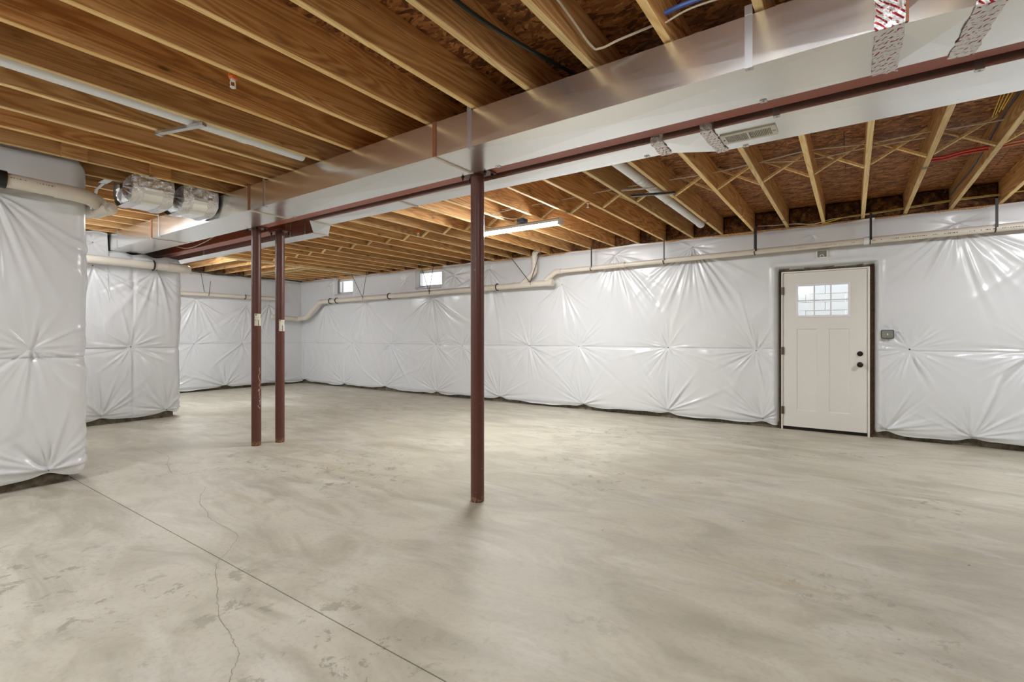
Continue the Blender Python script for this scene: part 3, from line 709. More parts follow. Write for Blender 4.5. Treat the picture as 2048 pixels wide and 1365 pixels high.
F1, B1 = 2.385, 2.785
seams = [-10.9, -9.4, -7.048, -4.716, -2.294]
for a, b in zip(seams[:-1], seams[1:]): duct_section(D1, a, b, (F1, B1), (F1, B1))
duct_section(D1, -2.294, .115, (F1, B1), (F1, B1)); duct_section(D1, .115, .40, (F1 + .005, B1 - .01), (F1 + .03, B1 - .01), cross=.008); duct_section(D1, .40, 2.0, (F1 + .035, B1 + .03), (F1 + .035, B1 + .03)); duct_section(D1, 2.0, 3.3, (F1 + .035, B1 + .03), (F1 + .035, B1 + .03))
for xs_ in (-7.048, -4.716, -2.294):
    o = MB().box(xs_ - .014, xs_ + .014, F1 - .007, F1 - .0005, ZB, ZTD).build('side_seam', M['mastic'], D1, loc=-Vector(D1.location)); o['label'] = 'brown sealant on the duct side seam'
    MB().box(xs_ - .012, xs_ + .012, F1 - .004, B1 - .004, ZB - .006, ZB - .0005).build('drive_cleat', M['white_seal'], D1, loc=-Vector(D1.location))
def crumple_tape(thing, x0, x1, ya, yb, skew, seed, z0=ZB, z1=ZTD, mat='tape'):
    rg = random.Random(seed); m = MB(); nx_ = 6; path = []
    for i in range(9): path.append((ya - .004, z1 - (z1 - z0) * i / 8, 0))
    for i in range(1, 15): path.append((ya - .004 + (yb - ya + .004) * i / 14, z0 - .004, i / 14))
    vs = []
    for (y, z, s_) in path:
        for k in range(nx_):
            ed = rg.uniform(-.004, .004) if k in (0, nx_ - 1) else 0
            vs.append((x0 + (x1 - x0) * k / (nx_ - 1) + skew * s_ + ed, y - (rg.uniform(0, .006) if z > z0 else 0), z - (rg.uniform(0, .007) if z <= z0 else 0)))
    m.add(vs, [(r * nx_ + k, r * nx_ + k + 1, (r + 1) * nx_ + k + 1, (r + 1) * nx_ + k) for r in range(len(path) - 1) for k in range(nx_ - 1)])
    o = m.build('foil_tape', M[mat], thing, loc=-Vector(thing.location)); o['label'] = 'foil tape printed with red marks'; return o
crumple_tape(D1, .072, .165, F1, B1, .0, 1); crumple_tape(D1, .365, .452, F1 + .03, B1 + .02, -.03, 2)
MB().box(.166, .176, F1 - .004, F1 + .002, ZB, ZTD).build('side_seam', M['mastic'], D1, loc=-Vector(D1.location))
def strap(thing, x, yf, yb, wd=.016, tuck='b', front=True):
    m = MB()
    if front:
        m.box(x - wd, x + wd, yf - .0035, yf - .001, ZB - .002, ZJ + .01); m.box(x - wd, x + wd, yf - .003, yf + .03, ZB - .0045, ZB - .0015)
        m.tube([(x, yf + .016, ZB - .008), (x, yf + .016, ZB - .0045)], .005, 6)
        m.box(x - wd, x + wd, yf - .006, yf - .0035, ZJ - .012, ZJ + .03)
    else:
        m.box(x - wd, x + wd, yb + .001, yb + .0035, ZB - .002, ZJ + .01); m.box(x - wd, x + wd, yb - .03, yb + .003, ZB - .0045, ZB - .0015); m.tube([(x, yb - .016, ZB - .008), (x, yb - .016, ZB - .0045)], .005, 6)
    return m.build('hanger_strap', M['strap'], thing, loc=-Vector(thing.location))
for x in (-.379, -1.991, -4.446, -6.822, -8.2): strap(D1, x, F1, B1)
for x in (-.372, -2.05, -4.6, -6.9): strap(D1, x, F1, B1, front=False)

D2 = empty('air_duct', (-4, 3.1, ZB)); tag(D2, 'galvanized rectangular duct beyond the beam, jogging sideways and carrying the vent grille', 'duct')
duct_section(D2, -11.0, -7.9, (3.33, 3.53), (3.33, 3.53)); duct_section(D2, -7.9, -5.13, (3.33, 3.53), (3.33, 3.53)); duct_section(D2, -5.13, -4.62, (3.33, 3.53), (2.955, 3.205), cross=.012)
duct_section(D2, -4.62, -3.3, (2.99, 3.20), (2.985, 3.195)); duct_section(D2, -3.3, -.98, (2.985, 3.195), (2.985, 3.215)); duct_section(D2, -.98, -.70, (2.985, 3.215), (2.99, 3.375), cross=.006)
duct_section(D2, -.70, 1.7, (2.99, 3.375), (2.99, 3.375)); duct_section(D2, 1.7, 3.3, (2.99, 3.375), (2.99, 3.375))
for xs_, ya, yb in ((-5.13, 3.33, 3.53), (-4.62, 2.965, 3.205), (-3.3, 2.985, 3.195)):
    MB().box(xs_ - .012, xs_ + .012, ya - .003, yb + .003, ZB - .006, ZB - .0005).build('drive_cleat', M['white_seal'], D2, loc=-Vector(D2.location))
for q in (-7.9, -5.6, -5.3): MB().box(q - .007, q + .007, 3.324, 3.3295, ZB, ZTD).build('side_seam', M['strap'], D2, loc=-Vector(D2.location))
crumple_tape(D2, -1.03, -.955, 2.985, 3.22, -.01, 3); crumple_tape(D2, -.735, -.665, 2.985, 3.375, .01, 4)
for x in (-.338, .468): strap(D2, x, 2.99, 3.375)
for x in (-1.123, -3.3): strap(D2, x, 2.985, 3.20, front=False)
strap(D2, -.55, 2.99, 3.375, front=False)
# register grille in the bottom of duct 2
rg_ = empty('vent_grille', (-.505, 3.178, ZB - .001)); tag(rg_, 'cream metal vent grille in the underside of the far duct', 'vent grille')
hw, hd = .148, .076
MB().box(-hw, hw, -hd, -hd + .024, -.008, 0).box(-hw, hw, hd - .024, hd, -.008, 0).box(-hw, -hw + .028, -hd + .024, hd - .024, -.008, 0).box(hw - .028, hw, -hd + .024, hd - .024, -.008, 0).box(-.006, .006, -hd + .024, hd - .024, -.008, 0).build('frame', M['register'], rg_, bevel=.0025)
MB().box(-hw + .02, hw - .02, -hd + .018, hd - .018, -.0012, 0).build('opening', M['void'], rg_)  # dark plate: the shade inside the duct put in as colour
fm = MB().obox((0, 0, -.0045), (.0014, 0, .003), (0, hd - .026, 0), (.0012, 0, -.0005)).mesh('louver', M['register'])
for k in range(28):
    x = -hw + .034 + (hw * 2 - .068) * k / 27
    if abs(x) > .009: place(fm, 'louver', rg_, (x, 0, 0))
MB().box(hw - .022, hw - .006, -.004, .004, -.014, -.008).build('damper_lever', M['register'], rg_)
MB().tube([(-hw + .014, .0, -.010), (-hw + .014, 0, -.008)], .005, 8).build('screw', M['black'], rg_)

# ------------------------------------------------------------------ wrapped branch boots under a joist, left of the main duct
def boot(xc, y0, y1, label):
    o = empty('duct_boot', (xc, (y0 + y1) / 2, 2.5)); tag(o, label, 'duct boot'); ys = [-(y1 - y0) / 2, (y1 - y0) / 2]
    # U profile in XZ, outer radius; riser tops enter the bays either side of the joist at xc
    W, zt, zb = .25, .21, -.045; prof = []
    for (x, z) in [(-W, zt), (-W, .10)] : prof.append((x, z))
    for q in range(1, 8): a = math.pi + (math.pi / 2) * q / 7; prof.append((-W + .15 + .15 * math.cos(a), .10 + .145 * math.sin(a)))
    for q in range(0, 8): a = 1.5 * math.pi + (math.pi / 2) * q / 7; prof.append((W - .15 + .15 * math.cos(a), .10 + .145 * math.sin(a)))
    prof.append((W, zt)); inner = [(.035, zt), (.035, .165), (-.035, .165), (-.035, zt)]; rg = random.Random(int(y0 * 50))
    # body skin between the two side faces
    m = MB(); n_ = len(prof); ny = 5; vs = []
    for j in range(ny + 1):
        yy = ys[0] + .03 + (ys[1] - ys[0] - .06) * j / ny
        for (x, z) in prof: vs.append((x, yy, z))
    m.add(vs, [(j * n_ + i, j * n_ + i + 1, (j + 1) * n_ + i + 1, (j + 1) * n_ + i) for j in range(ny) for i in range(n_ - 1)]); m.build('boot_body', M['duct'], o, False)
    for s_, yy in ((-1, ys[0]), (1, ys[1])):   # crimped side: ribbed dome filling the U
        m = MB(); out = prof; cx_, cz_ = 0, .12; vs = []; rings = 7; K = len(out)
        for r_ in range(rings):
            t = r_ / (rings - 1)
            for i, (x, z) in enumerate(out):
                rib = .007 * (1 if i % 2 else -1) * math.sin(t * math.pi) ; k = 1 - t * .86
                vs.append((cx_ + (x - cx_) * k, yy + s_ * (.028 * math.sin(t * 1.57) + rib - .03 * (1 - min(1, t * 4))), cz_ + (z - cz_) * k))
        m.add(vs, [((r_) * K + i, r_ * K + i + 1, (r_ + 1) * K + i + 1, (r_ + 1) * K + i) for r_ in range(rings - 1) for i in range(K - 1)]); m.build('crimped_side', M['foil'], o, True)
        # crumpled tape lip
        m = MB(); vs = []
        for i in range(K):
            x, z = out[i]; d = Vector((x - cx_, 0, z - cz_)).normalized()
            for k in range(4):
                vs.append(tuple(Vector((x, yy + s_ * (-.075 + .03 * k) + rg.uniform(-.007, .007), z)) + d * (.001 + (rg.uniform(0, .014) if k in (1, 2) else 0))))
        m.add(vs, [(i * 4 + k, i * 4 + k + 1, (i + 1) * 4 + k + 1, (i + 1) * 4 + k) for i in range(K - 1) for k in range(3)]); m.build('foil_tape', M['foil'], o, True)
    # crumpled collar at each riser
    for s_ in (-1, 1):
        m = MB(); vs = []; nn = 16
        for i in range(nn + 1):
            yy = ys[0] + .02 + (ys[1] - ys[0] - .04) * i / nn
            for k in range(5): vs.append((s_ * (W + .004 + rg.uniform(0, .022)), yy + rg.uniform(-.008, .008), .09 + .11 * k / 4))
        m.add(vs, [(i * 5 + k, i * 5 + k + 1, (i + 1) * 5 + k + 1, (i + 1) * 5 + k) for i in range(nn) for k in range(4)]); m.build('foil_collar', M['foil'], o, True)
        MB().box(-.075 if s_ > 0 else -W + .02, W - .02 if s_ > 0 else -.125, ys[0] + .03, ys[1] - .03, .10, .38).build('riser', M['duct'], o)
    return o
BX = NEAR0 - PITCH * 11
boot(BX + .10, 1.66, 1.955, 'foil-wrapped duct boot looping under a joist, the one farther from the main duct')
boot(BX + .10, 2.065, 2.345, 'foil-wrapped duct boot looping under a joist, tight against the main duct')
br_ = MB().obox((BX - .22, 1.56, ZJ - .03), (.11, 0, .012), (0, .012, 0), (0, 0, .0015)).obox((BX - .32, 1.56, ZJ - .06), (.012, 0, .018), (0, .012, 0), (.0015, 0, 0)).obox((BX - .12, 1.58, ZJ + .01), (.1, 0, 0), (0, .03, 0), (0, 0, .002)).build('metal_bracket', M['strap']); tag(br_, 'small bent metal bracket beside the foil-wrapped duct boots', 'bracket')

# ------------------------------------------------------------------ pipes
def pipe_thing(name, label, cat='pipe', loc=(0, 0, 0)):
    o = empty(name, loc); tag(o, label, cat); return o
def print_marks(parent, a, b, off, wd=.004, seed=0, mat='ink', n=70):
    rg = random.Random(seed); a, b = Vector(a), Vector(b); d = (b - a); L = d.length; d.normalize(); up = Vector(off).normalized().cross(d).normalized(); m = MB(); t = 0
    while t < L:
        w_ = rg.uniform(.004, .012); h_ = wd * rg.uniform(.5, 1)
        if rg.random() < .8: c = a + d * t + Vector(off); m.add([c - up * h_, c + d * w_ - up * h_ * .9, c + d * w_ + up * h_, c + up * h_], [(0, 1, 2, 3)])
        t += w_ + rg.uniform(.003, .012) + (.05 if rg.random() < .12 else 0)
    tag(m.build('printed_text', M[mat], parent), kind='stuff')
PY = 7.18
P1 = pipe_thing('drain_pipe', 'long cream plastic pipe strapped along the back wall above the door')
za, zb_ = 2.392, 2.322
pA = Vector((XR - .05, PY, 2.40)); pB = Vector((.13, PY, 2.372)); pC = Vector((-4.10, PY, 2.322))
MB().tube([pA, pB], .040, 20).build('pipe', M['pvc'], P1, True); MB().tube([pB, pC], .036, 20).build('pipe', M['pvc'], P1, True)
MB().tube([pB + Vector((-.02, 0, 0)), pB + Vector((.035, 0, 0))], .047, 20).build('coupling', M['pvc_white'], P1, True)
MB().tube([(-2.93, PY, 2.336), (-2.88, PY, 2.337)], .045, 20).build('coupling', M['pvc'], P1, True)
MB().tube([pC + Vector((.10, 0, .001)), pC, pC + Vector((-.035, 0, -.02)), (-4.30, PY, 2.19)], .044, 20).build('elbow', M['pvc'], P1, True)
MB().tube([(-4.20, PY, 2.255), (-4.275, PY, 2.20)], .050, 20).build('coupling', M['pvc'], P1, True)
print_marks(P1, (.2, PY, 2.374), (3.2, PY, 2.398), (0, -.0403, -.012), .005, 1); print_marks(P1, (-.75, PY, 2.36), (.08, PY, 2.37), (0, -.0366, -.012), .003, 4)
for x in (1.24, .131 + .04, -1.067, -2.28, -3.45):
    z = 2.372 + (x - .13) * .0105
    m = MB(); wdt = .012 if x > -2 else .007
    for dx in ((-.012, .02) if x < 0 else (.006,)):
        m.box(x + dx - wdt, x + dx + wdt, PY - .046, PY - .043, z, ZJ + .01) if dx > 0 or x > 0 else m.box(x + dx - .006, x + dx + .006, PY + .04, PY + .043, z, ZJ)
    m.tube([(x, PY + .045 * math.cos(a), z + .045 * math.sin(a)) for a in [math.pi + q * math.pi / 10 for q in range(11)]], .006, 6)
    m.build('hanger_strap', M['black'], P1)
P2 = pipe_thing('waste_pipe', 'thicker cream waste pipe under the small windows, with wye and cleanout end')
q0 = Vector((-4.22, PY, 2.140)); q1 = Vector((-10.75, PY, 2.075))
MB().tube([q0, q1], .052, 22).build('pipe', M['pvc'], P2, True)
MB().tube([(-4.16, PY, 2.141), (-4.24, PY, 2.14)], .060, 22).build('cleanout_cap', M['pvc'], P2, True)
MB().tube([(-4.80, PY, 2.14), (-4.565, PY, 2.315), (-4.53, PY, 2.37), (-4.53, PY, 2.44)], .050, 20).build('wye_branch', M['pvc'], P2, True)
MB().tube([(-4.53, PY, 2.40), (-4.53, PY, 2.62)], .048, 20).tube(bez([(-4.53, PY, 2.60), (-4.53, PY + .01, 2.66), (-4.51, PY + .05, 2.72), (-4.5, PY + .12, 2.75)], 5), .048, 20).build('riser', M['pvc'], P2, True)
for z in (2.41, 2.50, 2.585): MB().tube([(-4.53, PY, z), (-4.53, PY, z + .035)], .056, 20).build('coupling', M['pvc'], P2, True)
for x in (-5.0, -9.1, -7.9): MB().tube([(x, PY, 2.14 + (x + 4.22) * .00995), (x + .06, PY, 2.141 + (x + 4.22) * .00995)], .058, 20).build('coupling', M['pvc'], P2, True)
def hook(parent, x, z, r, y=PY):
    pts = [(x, y + r * math.cos(a), z + r * math.sin(a)) for a in [-math.pi / 2 - .9 + q * (math.pi + 1.6) / 14 for q in range(15)]]
    pts = [(x, y - (p[1] - y), p[2]) for p in pts]; MB().tube(pts, .010, 6).build('pipe_hook', M['black'], parent, True)
for x in (-5.33, -8.25, -10.1, -10.35): hook(P2, x, 2.14 + (x + 4.22) * .00995, .060)
def rods(parent, xs_, tops, z, y=PY, r=.006):
    for (xt, yt) in tops: MB().tube([(xs_, y - .058, z - .04), (xs_, y - .058, z), (xt, yt, ZJ + .05)], r, 6).build('hanger_rod', M['dgrey'], parent)
rods(P2, -4.58, [(-5.05, PY - .1), (-4.33, PY - .1)], 2.16); rods(P2, -9.08, [(-9.35, PY - .2), (-9.1, PY + .08)], 2.10); rods(P2, -7.0, [(-7.12, PY - .2), (-7.0, PY + .08)], 2.12)
MB().tube([q1 + Vector((.12, 0, 0)), q1 + Vector((-.02, 0, 0)), q1 + Vector((-.09, 0, -.04)), (-11.16, PY - .02, 1.80), (-11.24, PY - .03, 1.725), (-11.34, PY - .04, 1.69), (-11.63, PY - .05, 1.67)], .056, 20).build('elbow_run', M['pvc'], P2, True)
MB().tube([(-11.63, PY - .05, 1.67), (-11.63, PY - .75, 1.70)], .056, 20).tube([(-11.63, PY - .10, 1.67), (-11.63, PY - .04, 1.67)], .068, 18).build('end_run', M['pvc'], P2, True)
P3 = pipe_thing('drain_pipe', 'thin cream plastic pipe along the far left end wall, behind the posts')
MB().tube([(-11.72, 3.4, 2.150), (-11.72, 6.75, 2.158)], .042, 18).build('pipe', M['pvc'], P3, True); MB().tube([(-11.72, 5.95, 2.156), (-11.72, 6.02, 2.156)], .05, 18).build('coupling', M['pvc'], P3, True)
for yy in (5.83,):
    MB().tube([(-11.72 + .052 * math.cos(a), yy, 2.155 + .052 * math.sin(a)) for a in [-2.2 + q * .3 for q in range(12)]], .010, 6).build('pipe_hook', M['black'], P3, True)
MB().tube([(-11.66, 4.93, 2.20), (-11.66, 4.85, ZJ)], .006, 6).tube([(-11.66, 5.02, 2.12), (-11.64, 5.05, 2.45)], .006, 6).build('hanger_rod', M['dgrey'], P3)
P4 = pipe_thing('drain_pipe', 'cream plastic pipe along the middle projecting wall, ending past its corner')
xx = -8.36
MB().tube([(xx, 1.45, 2.275), (xx, 3.12, 2.263)], .058, 20).build('pipe', M['pvc'], P4, True); MB().tube(bez([(xx, 3.02, 2.263), (xx, 3.14, 2.262), (xx - .01, 3.24, 2.26), (xx - .07, 3.31, 2.26), (xx - .2, 3.33, 2.26)], 6), .066, 20).build('elbow', M['pvc'], P4, True)
MB().tube([(xx + .068 * math.cos(a), 2.85, 2.265 + .068 * math.sin(a)) for a in [-2.0 + q * .3 for q in range(12)]], .011, 6).build('pipe_hook', M['black'], P4, True)
P5 = pipe_thing('drain_pipe', 'thick cream plastic pipe high on the nearest projecting wall, with black rubber coupling')
xx = -5.27; za = 2.435
MB().tube([(xx, -.2, 2.455), (xx, 1.14, 2.415)], .055, 28).build('pipe', M['pvc'], P5, True)
MB().tube([(xx, .60, 2.433), (xx, .845, 2.424)], .066, 28).build('rubber_coupling', M['rubber'], P5, True)
MB().tube(bez([(xx, 1.12, 2.415), (xx, 1.24, 2.412), (xx - .02, 1.33, 2.405), (xx - .09, 1.41, 2.395), (xx - .22, 1.46, 2.385), (xx - .5, 1.46, 2.38)], 7), .060, 28).build('elbow', M['pvc'], P5, True)
MB().tube([(xx - .2, 1.44, 2.315), (xx + .03, 1.465, 2.33)], .042, 20).tube([(xx - .01, 1.46, 2.328), (xx + .06, 1.47, 2.332)], .05, 20).tube([(xx + .06, 1.47, 2.332), (xx + .09, 1.475, 2.334)], .026, 6).build('cleanout', M['pvc'], P5, True)
print_marks(P5, (xx, .86, 2.423), (xx, 1.10, 2.416), (.0535, 0, .014), .003, 2)
# white vents between joists
V1 = pipe_thing('vent_pipe', 'white round vent pipe between joists overhead at the left, camera side of the duct'); vx = -3.695; vz = 2.722
MB().tube([(vx, -2.5, vz), (vx, 2.30, vz)], .052, 24).build('pipe', M['pvc_white'], V1, True); MB().tube([(vx, 1.80, vz), (vx, 1.85, vz)], .056, 24).build('coupling', M['pvc_white'], V1, True)
MB().obox((-3.78, 1.45, ZJ - .020), (.21, .06, 0), (-.006, .016, 0), (0, 0, .010)).obox((-3.99, 1.395, ZJ - .018), (.012, .004, 0), (-.006, .02, 0), (0, 0, .016)).build('support_bracket', M['strap'], V1)
V2 = pipe_thing('vent_pipe', 'white round vent pipe between joists beyond the far duct'); vx = -1.662; vz = 2.732
MB().tube([(vx, 2.95, vz), (vx, 6.75, vz)], .046, 24).tube([(vx, 6.72, vz), (vx, 6.80, vz)], .051, 24).build('pipe', M['pvc_white'], V2, True); 
for yy in (4.45, 4.55, 5.35): MB().tube([(vx, yy, vz), (vx, yy + .04, vz)], .050, 24).build('coupling', M['pvc_white'], V2, True)
MB().obox((vx + .02, 4.82, ZJ - .022), (.20, .07, 0), (-.006, .016, 0), (0, 0, .010)).build('support_bracket', M['dgrey'], V2); MB().obox((vx - .05, 4.62, ZJ - .006), (.16, .05, 0), (-.003, .008, 0), (0, 0, .006)).build('support_bracket', M['cable_white'], V2)

# ------------------------------------------------------------------ shop lights, some added as unseen fill
def shop_light(x, y, z, rz, mat, label):
    o = empty('shop_light', (x, y, z), rz); tag(o, label, 'light')
    prof = [(-.055, .0), (-.055, .03), (-.03, .048), (.03, .048), (.055, .03), (.055, .0)]; m = MB(); L_ = .60
    vs = [(-L_, a, b) for a, b in prof] + [(L_, a, b) for a, b in prof]; m.add(vs, [(i, i + 1, i + 7, i + 6) for i in range(5)] + [(0, 5, 11, 6)] + [(5, 4, 3, 2, 1, 0), (6, 7, 8, 9, 10, 11)]); m.build('housing', M['frame_white'], o)
    n_ = 10; vs = []
    for s_ in (-.575, .575):
        for q in range(n_ + 1): a = math.pi * q / n_; vs.append((s_, .045 * math.cos(a), -.032 * math.sin(a)))
    MB().add(vs, [(i, i + 1, i + n_ + 2, i + n_ + 1) for i in range(n_)] + [tuple(range(n_ + 1)), tuple(range(2 * n_ + 1, n_, -1))]).build('diffuser', mat, o, True)
    for s_ in (-1, 1): MB().box(*sorted((s_ * .576, s_ * .605)), -.05, .05, -.034, .012).build('end_cap', M['whitep'], o, bevel=.004)
    for s_ in (-.45, .45): MB().tube([(s_, 0, .048), (s_, 0, ZJ - z)], .002, 5).build('chain', M['strap'], o)
    return o
sl = shop_light(-3.42, 5.06, 2.585, R(0), M['led'], 'lit white tube shop light hanging beyond the duct')
shop_light(-.12, 1.30, 2.59, R(0), M['led_soft'], 'lit shop light just above the top of the picture, camera side of the duct')
shop_light(-1.6, -1.6, 2.55, R(0), M['led_fill'], 'added fill shop light behind the camera, out of the picture')  # added to brighten the camera side of the room
shop_light(-4.2, -1.0, 2.55, R(90), M['led_fill'], 'added fill shop light behind the camera to the left, out of the picture')  # unseen lamp added as fill for the near left
shop_light(-7.25, 1.56, 2.60, R(0), M['led_soft'], 'added fill shop light hidden behind the nearest projecting wall')  # added out of sight to brighten the middle projecting wall
shop_light(-9.75, 3.86, 2.605, R(0), M['led_fill'], 'added fill shop light in the far left bay, hidden behind the far duct')  # added out of sight to brighten the far left walls
shop_light(2.0, 5.4, 2.55, R(0), M['led_fill'], 'added fill shop light to the right of the door, out of the picture')  # unseen fill added for the door and the wall beside it
jb = MB().box(-.05, .05, -.05, .05, 0, .045).build('junction_box', M['box_blue'], None, loc=(-3.33, 5.0, ZJ - .047), bevel=.008); tag(jb, 'blue plastic electrical box above the lit shop light', 'electrical box')
cw = MB().tube(bez([(-3.33, 4.95, ZJ - .01), (-3.40, 4.86, ZJ - .02), (-3.5, 4.82, ZJ + .01), (-3.45, 4.72, ZJ - .01), (-3.55, 4.66, ZJ + .01), (-3.4, 4.6, ZJ + .005), (-3.2, 4.62, ZJ + .02)], 6), .004, 6).build('loose_wire', M['cable_white']); tag(cw, 'kinked white wire loose above the lit shop light', 'wire')

# ------------------------------------------------------------------ cables
def cable(name, label, pts, r, mat, n=8, cat='cable', straight=False, group=None):
    o = MB().tube([Vector(p) for p in pts] if straight else bez(pts, n), r, 7).build(name, M[mat], None, True); tag(o, label, cat, group); return o
cable('wiring_cable', 'white wiring cable threaded through the far joists from above the vent grille', [(-5.5, 4.86, 2.80), (-4.2, 4.80, 2.79), (-3.0, 4.9, 2.79), (-2.0, 4.85, 2.79), (-1.115, 4.93, 2.80), (-.7, 4.84, 2.79), (-.3, 4.80, 2.80), (.1, 4.90, 2.80), (.5, 4.88, 2.80), (.92, 4.92, 2.80), (3, 4.9, 2.8)], .0055, 'cable_white')
cable('wiring_cable', 'second white wiring cable, the lower one of the pair through the far joists', [(-.72, 4.86, 2.80), (-.3, 5.02, 2.79), (.1, 5.0, 2.80), (.47, 5.01, 2.80)], .0055, 'cable_white')
cable('wiring_cable', 'yellow wiring cable running above the blanket along the rim at the right', [(-.30, 7.3, 2.66), (-.05, 7.3, 2.71), (.105, 7.28, 2.712), (.45, 7.3, 2.735), (.90, 7.28, 2.757), (1.3, 7.3, 2.765), (3.3, 7.3, 2.77)], .006, 'cable_yellow')
cable('wiring_cable', 'thin white cable sagging along the rim above the door', [(-1.05, 7.3, 2.72), (-.85, 7.28, 2.70), (-.62, 7.28, 2.69), (-.40, 7.3, 2.665), (-.2, 7.3, 2.70), (.1, 7.28, 2.70), (.5, 7.29, 2.722), (.9, 7.29, 2.745), (1.3, 7.3, 2.752)], .005, 'cable_white')
bx_ = FAR0 + PITCH * 2 - .026
cable('wiring_cable', 'dark grey cable stapled down the side of a joist at the upper right', [(bx_, 3.5, 2.80), (bx_, 4.3, 2.82), (bx_, 4.9, 2.83), (bx_, 5.5, 2.78), (bx_, 6.2, 2.77), (bx_, 7.2, 2.80)], .007, 'cable_dark')
for k in range(4): cable('wiring_cable', 'yellow wiring cable in the loose bundle at the upper right corner', [(bx_ - .03 - .012 * k, 3.3, 2.86), (bx_ - .04 - .02 * k, 3.9 + .05 * k, 2.82 - .012 * k), (bx_ - .03 - .02 * (k % 2), 4.1 + .03 * k, 2.84), (bx_ - .05 - .015 * k, 4.3, 2.80 + .01 * k), (bx_ - .06 - .01 * k, 4.6 + .04 * k, 2.77)], .0035, 'cable_yellow', group='yellow cable bundle at the upper right')
for k, yy in enumerate((5.34, 5.42)): cable('heating_tube', ['red plastic tube crossing the joist bay at the right, nearer one of the pair', 'red plastic tube crossing the joist bay at the right, farther one of the pair'][k], [(.505, yy + .03, 2.735), (.62, yy + .02, 2.725), (.75, yy, 2.738), (.905, yy, 2.742)], .009, 'cable_red', cat='tube')
for k, yy in enumerate((5.34, 5.42)): cable('heating_tube', ['orange plastic tube at the right edge, nearer one of the pair', 'orange plastic tube at the right edge, farther one of the pair'][k], [(.93, yy, 2.742), (1.3, yy - .01, 2.75), (3.2, yy, 2.75)], .010, 'copper', cat='tube')
cable('conduit', 'dark green flexible conduit curving along a joist face overhead', [(-1.51, .6, 2.80), (-1.515, 1.5, 2.80), (-1.50, 1.9, 2.80), (-1.44, 2.25, 2.80), (-1.36, 2.6, 2.80), (-1.27, 3.1, 2.82)], .011, 'cable_green', cat='conduit')
cable('wiring_cable', 'beige cable sagging between two joists at the top of the picture', [(-1.12, 1.2, 2.80), (-1.10, 1.9, 2.77), (-1.085, 2.24, 2.71), (-1.05, 2.29, 2.70), (-.95, 2.30, 2.715), (-.77, 2.34, 2.75)], .006, 'cable_white')
cable('water_tube', 'blue plastic water tube crossing a joist bay at the top of the picture', [(-.742, 2.30, 2.76), (-.60, 2.31, 2.775), (-.33, 2.36, 2.79)], .011, 'cable_blue', cat='tube')
cable('wiring_cable', 'beige cable just below the blue tube at the top of the picture', [(-.735, 2.31, 2.72), (-.6, 2.31, 2.745), (-.36, 2.33, 2.745)], .0045, 'cable_white')
cable('wiring_cable', 'thin beige cable stapled along a joist above the nearest projecting wall', [(-4.80, .45, 2.735), (-4.80, .9, 2.715), (-4.795, 1.3, 2.70), (-4.80, 1.62, 2.725)], .0055, 'cable_white')
cable('loose_wire', 'thin white wire drooping beside the set-back beam at the left', [(-8.0, 2.95, 2.55), (-7.7, 2.96, 2.47), (-7.45, 2.98, 2.45), (-7.1, 2.98, 2.475), (-6.8, 2.98, 2.52), (-6.6, 3.0, 2.60)], .006, 'cable_white', cat='wire')
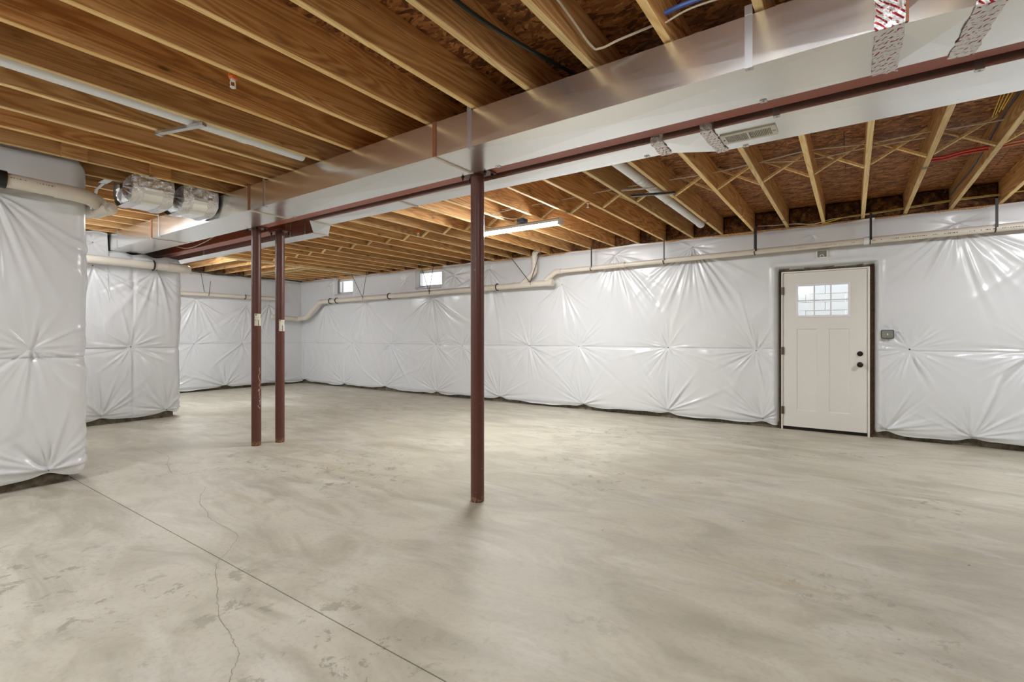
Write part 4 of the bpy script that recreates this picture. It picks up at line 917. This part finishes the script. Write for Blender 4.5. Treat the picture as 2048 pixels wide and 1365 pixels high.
# ------------------------------------------------------------------ clips, boxes
def clip(x, y, z, label, k=1.0):
    o = empty('sprinkler_head', (x, y, z)); tag(o, label, 'sprinkler'); o.scale = (k, k, k)
    MB().tube([(0, 0, .005), (0, 0, .018), (0, 0, .045)], [.019, .023, .021], 16).build('cap', M['orange'], o, True)
    MB().tube([(0, 0, .044), (0, 0, ZT - z)], .011, 10).build('pipe_drop', M['orange'], o, True)
    m = MB(); m.tube([(0, 0, .006), (0, 0, -.004)], .013, 12)
    for s_ in (-1, 1): m.tube(bez([(0, s_ * .011, -.004), (0, s_ * .013, -.016), (0, s_ * .012, -.03), (0, s_ * .006, -.036)], 4), .0035, 6)
    m.tube([(0, 0, -.034), (0, 0, -.038), (0, 0, -.042)], [.008, .016, .013], 12); m.build('frame', M['whitep'], o, True); return o
clip(-2.835, 1.345, 2.665, 'orange and white sprinkler head hanging between joists at the upper left')
clip(-2.341, 4.79, 2.665, 'small white sprinkler head between joists right of the lit shop light')
clip(-4.959, 4.83, 2.665, 'small orange sprinkler head between far joists left of the centre post')
e1 = empty('junction_box', (-.318, 7.345, 2.28)); tag(e1, 'small grey electrical box recessed in the blanket above the door', 'electrical box')
MB().box(-.062, .062, -.012, .02, -.052, -.040).box(-.062, .062, -.012, .02, .040, .052).box(-.062, -.050, -.012, .02, -.04, .04).box(.050, .062, -.012, .02, -.04, .04).build('rim', M['whitep'], e1)
MB().box(-.05, .05, 0, .01, -.04, .04).build('back_plate', M['grey_box'], e1)
MB().tube(bez([(-.02, -.004, -.035), (-.015, -.012, -.015), (.01, -.012, -.012), (.02, -.004, -.035)], 5), .004, 6).build('wire_loop', M['whitep'], e1, True)
e2 = empty('switch_box', (.342, 7.325, 1.258)); tag(e2, 'grey steel switch box beside the door knob side', 'switch')
def rrect(hw, hh, r, n=5):
    out = []
    for cx_, cz_, a0 in ((hw - r, hh - r, 0), (-hw + r, hh - r, 90), (-hw + r, -hh + r, 180), (hw - r, -hh + r, 270)):
        for q in range(n + 1): a = R(a0 + 90 * q / n); out.append((cx_ + r * math.cos(a), cz_ + r * math.sin(a)))
    return out
def rplate(hw, hh, r, y0, y1, name, mat, par):
    P_ = rrect(hw, hh, r); k = len(P_); vs = [(x, y0, z) for x, z in P_] + [(x, y1, z) for x, z in P_]
    MB().add(vs, [tuple(range(k)), tuple(reversed(range(k, 2 * k)))] + [(i, i + k, (i + 1) % k + k, (i + 1) % k) for i in range(k)]).build(name, mat, par, False)
rplate(.062, .052, .016, -.012, .04, 'box_body', M['dgrey'], e2); rplate(.054, .044, .012, -.017, -.0125, 'cover_plate', M['grey_box'], e2)
MB().box(-.005, .005, -.028, -.0175, -.011, .011).build('toggle', M['whitep'], e2, bevel=.002)
bpy.context.view_layer.update()
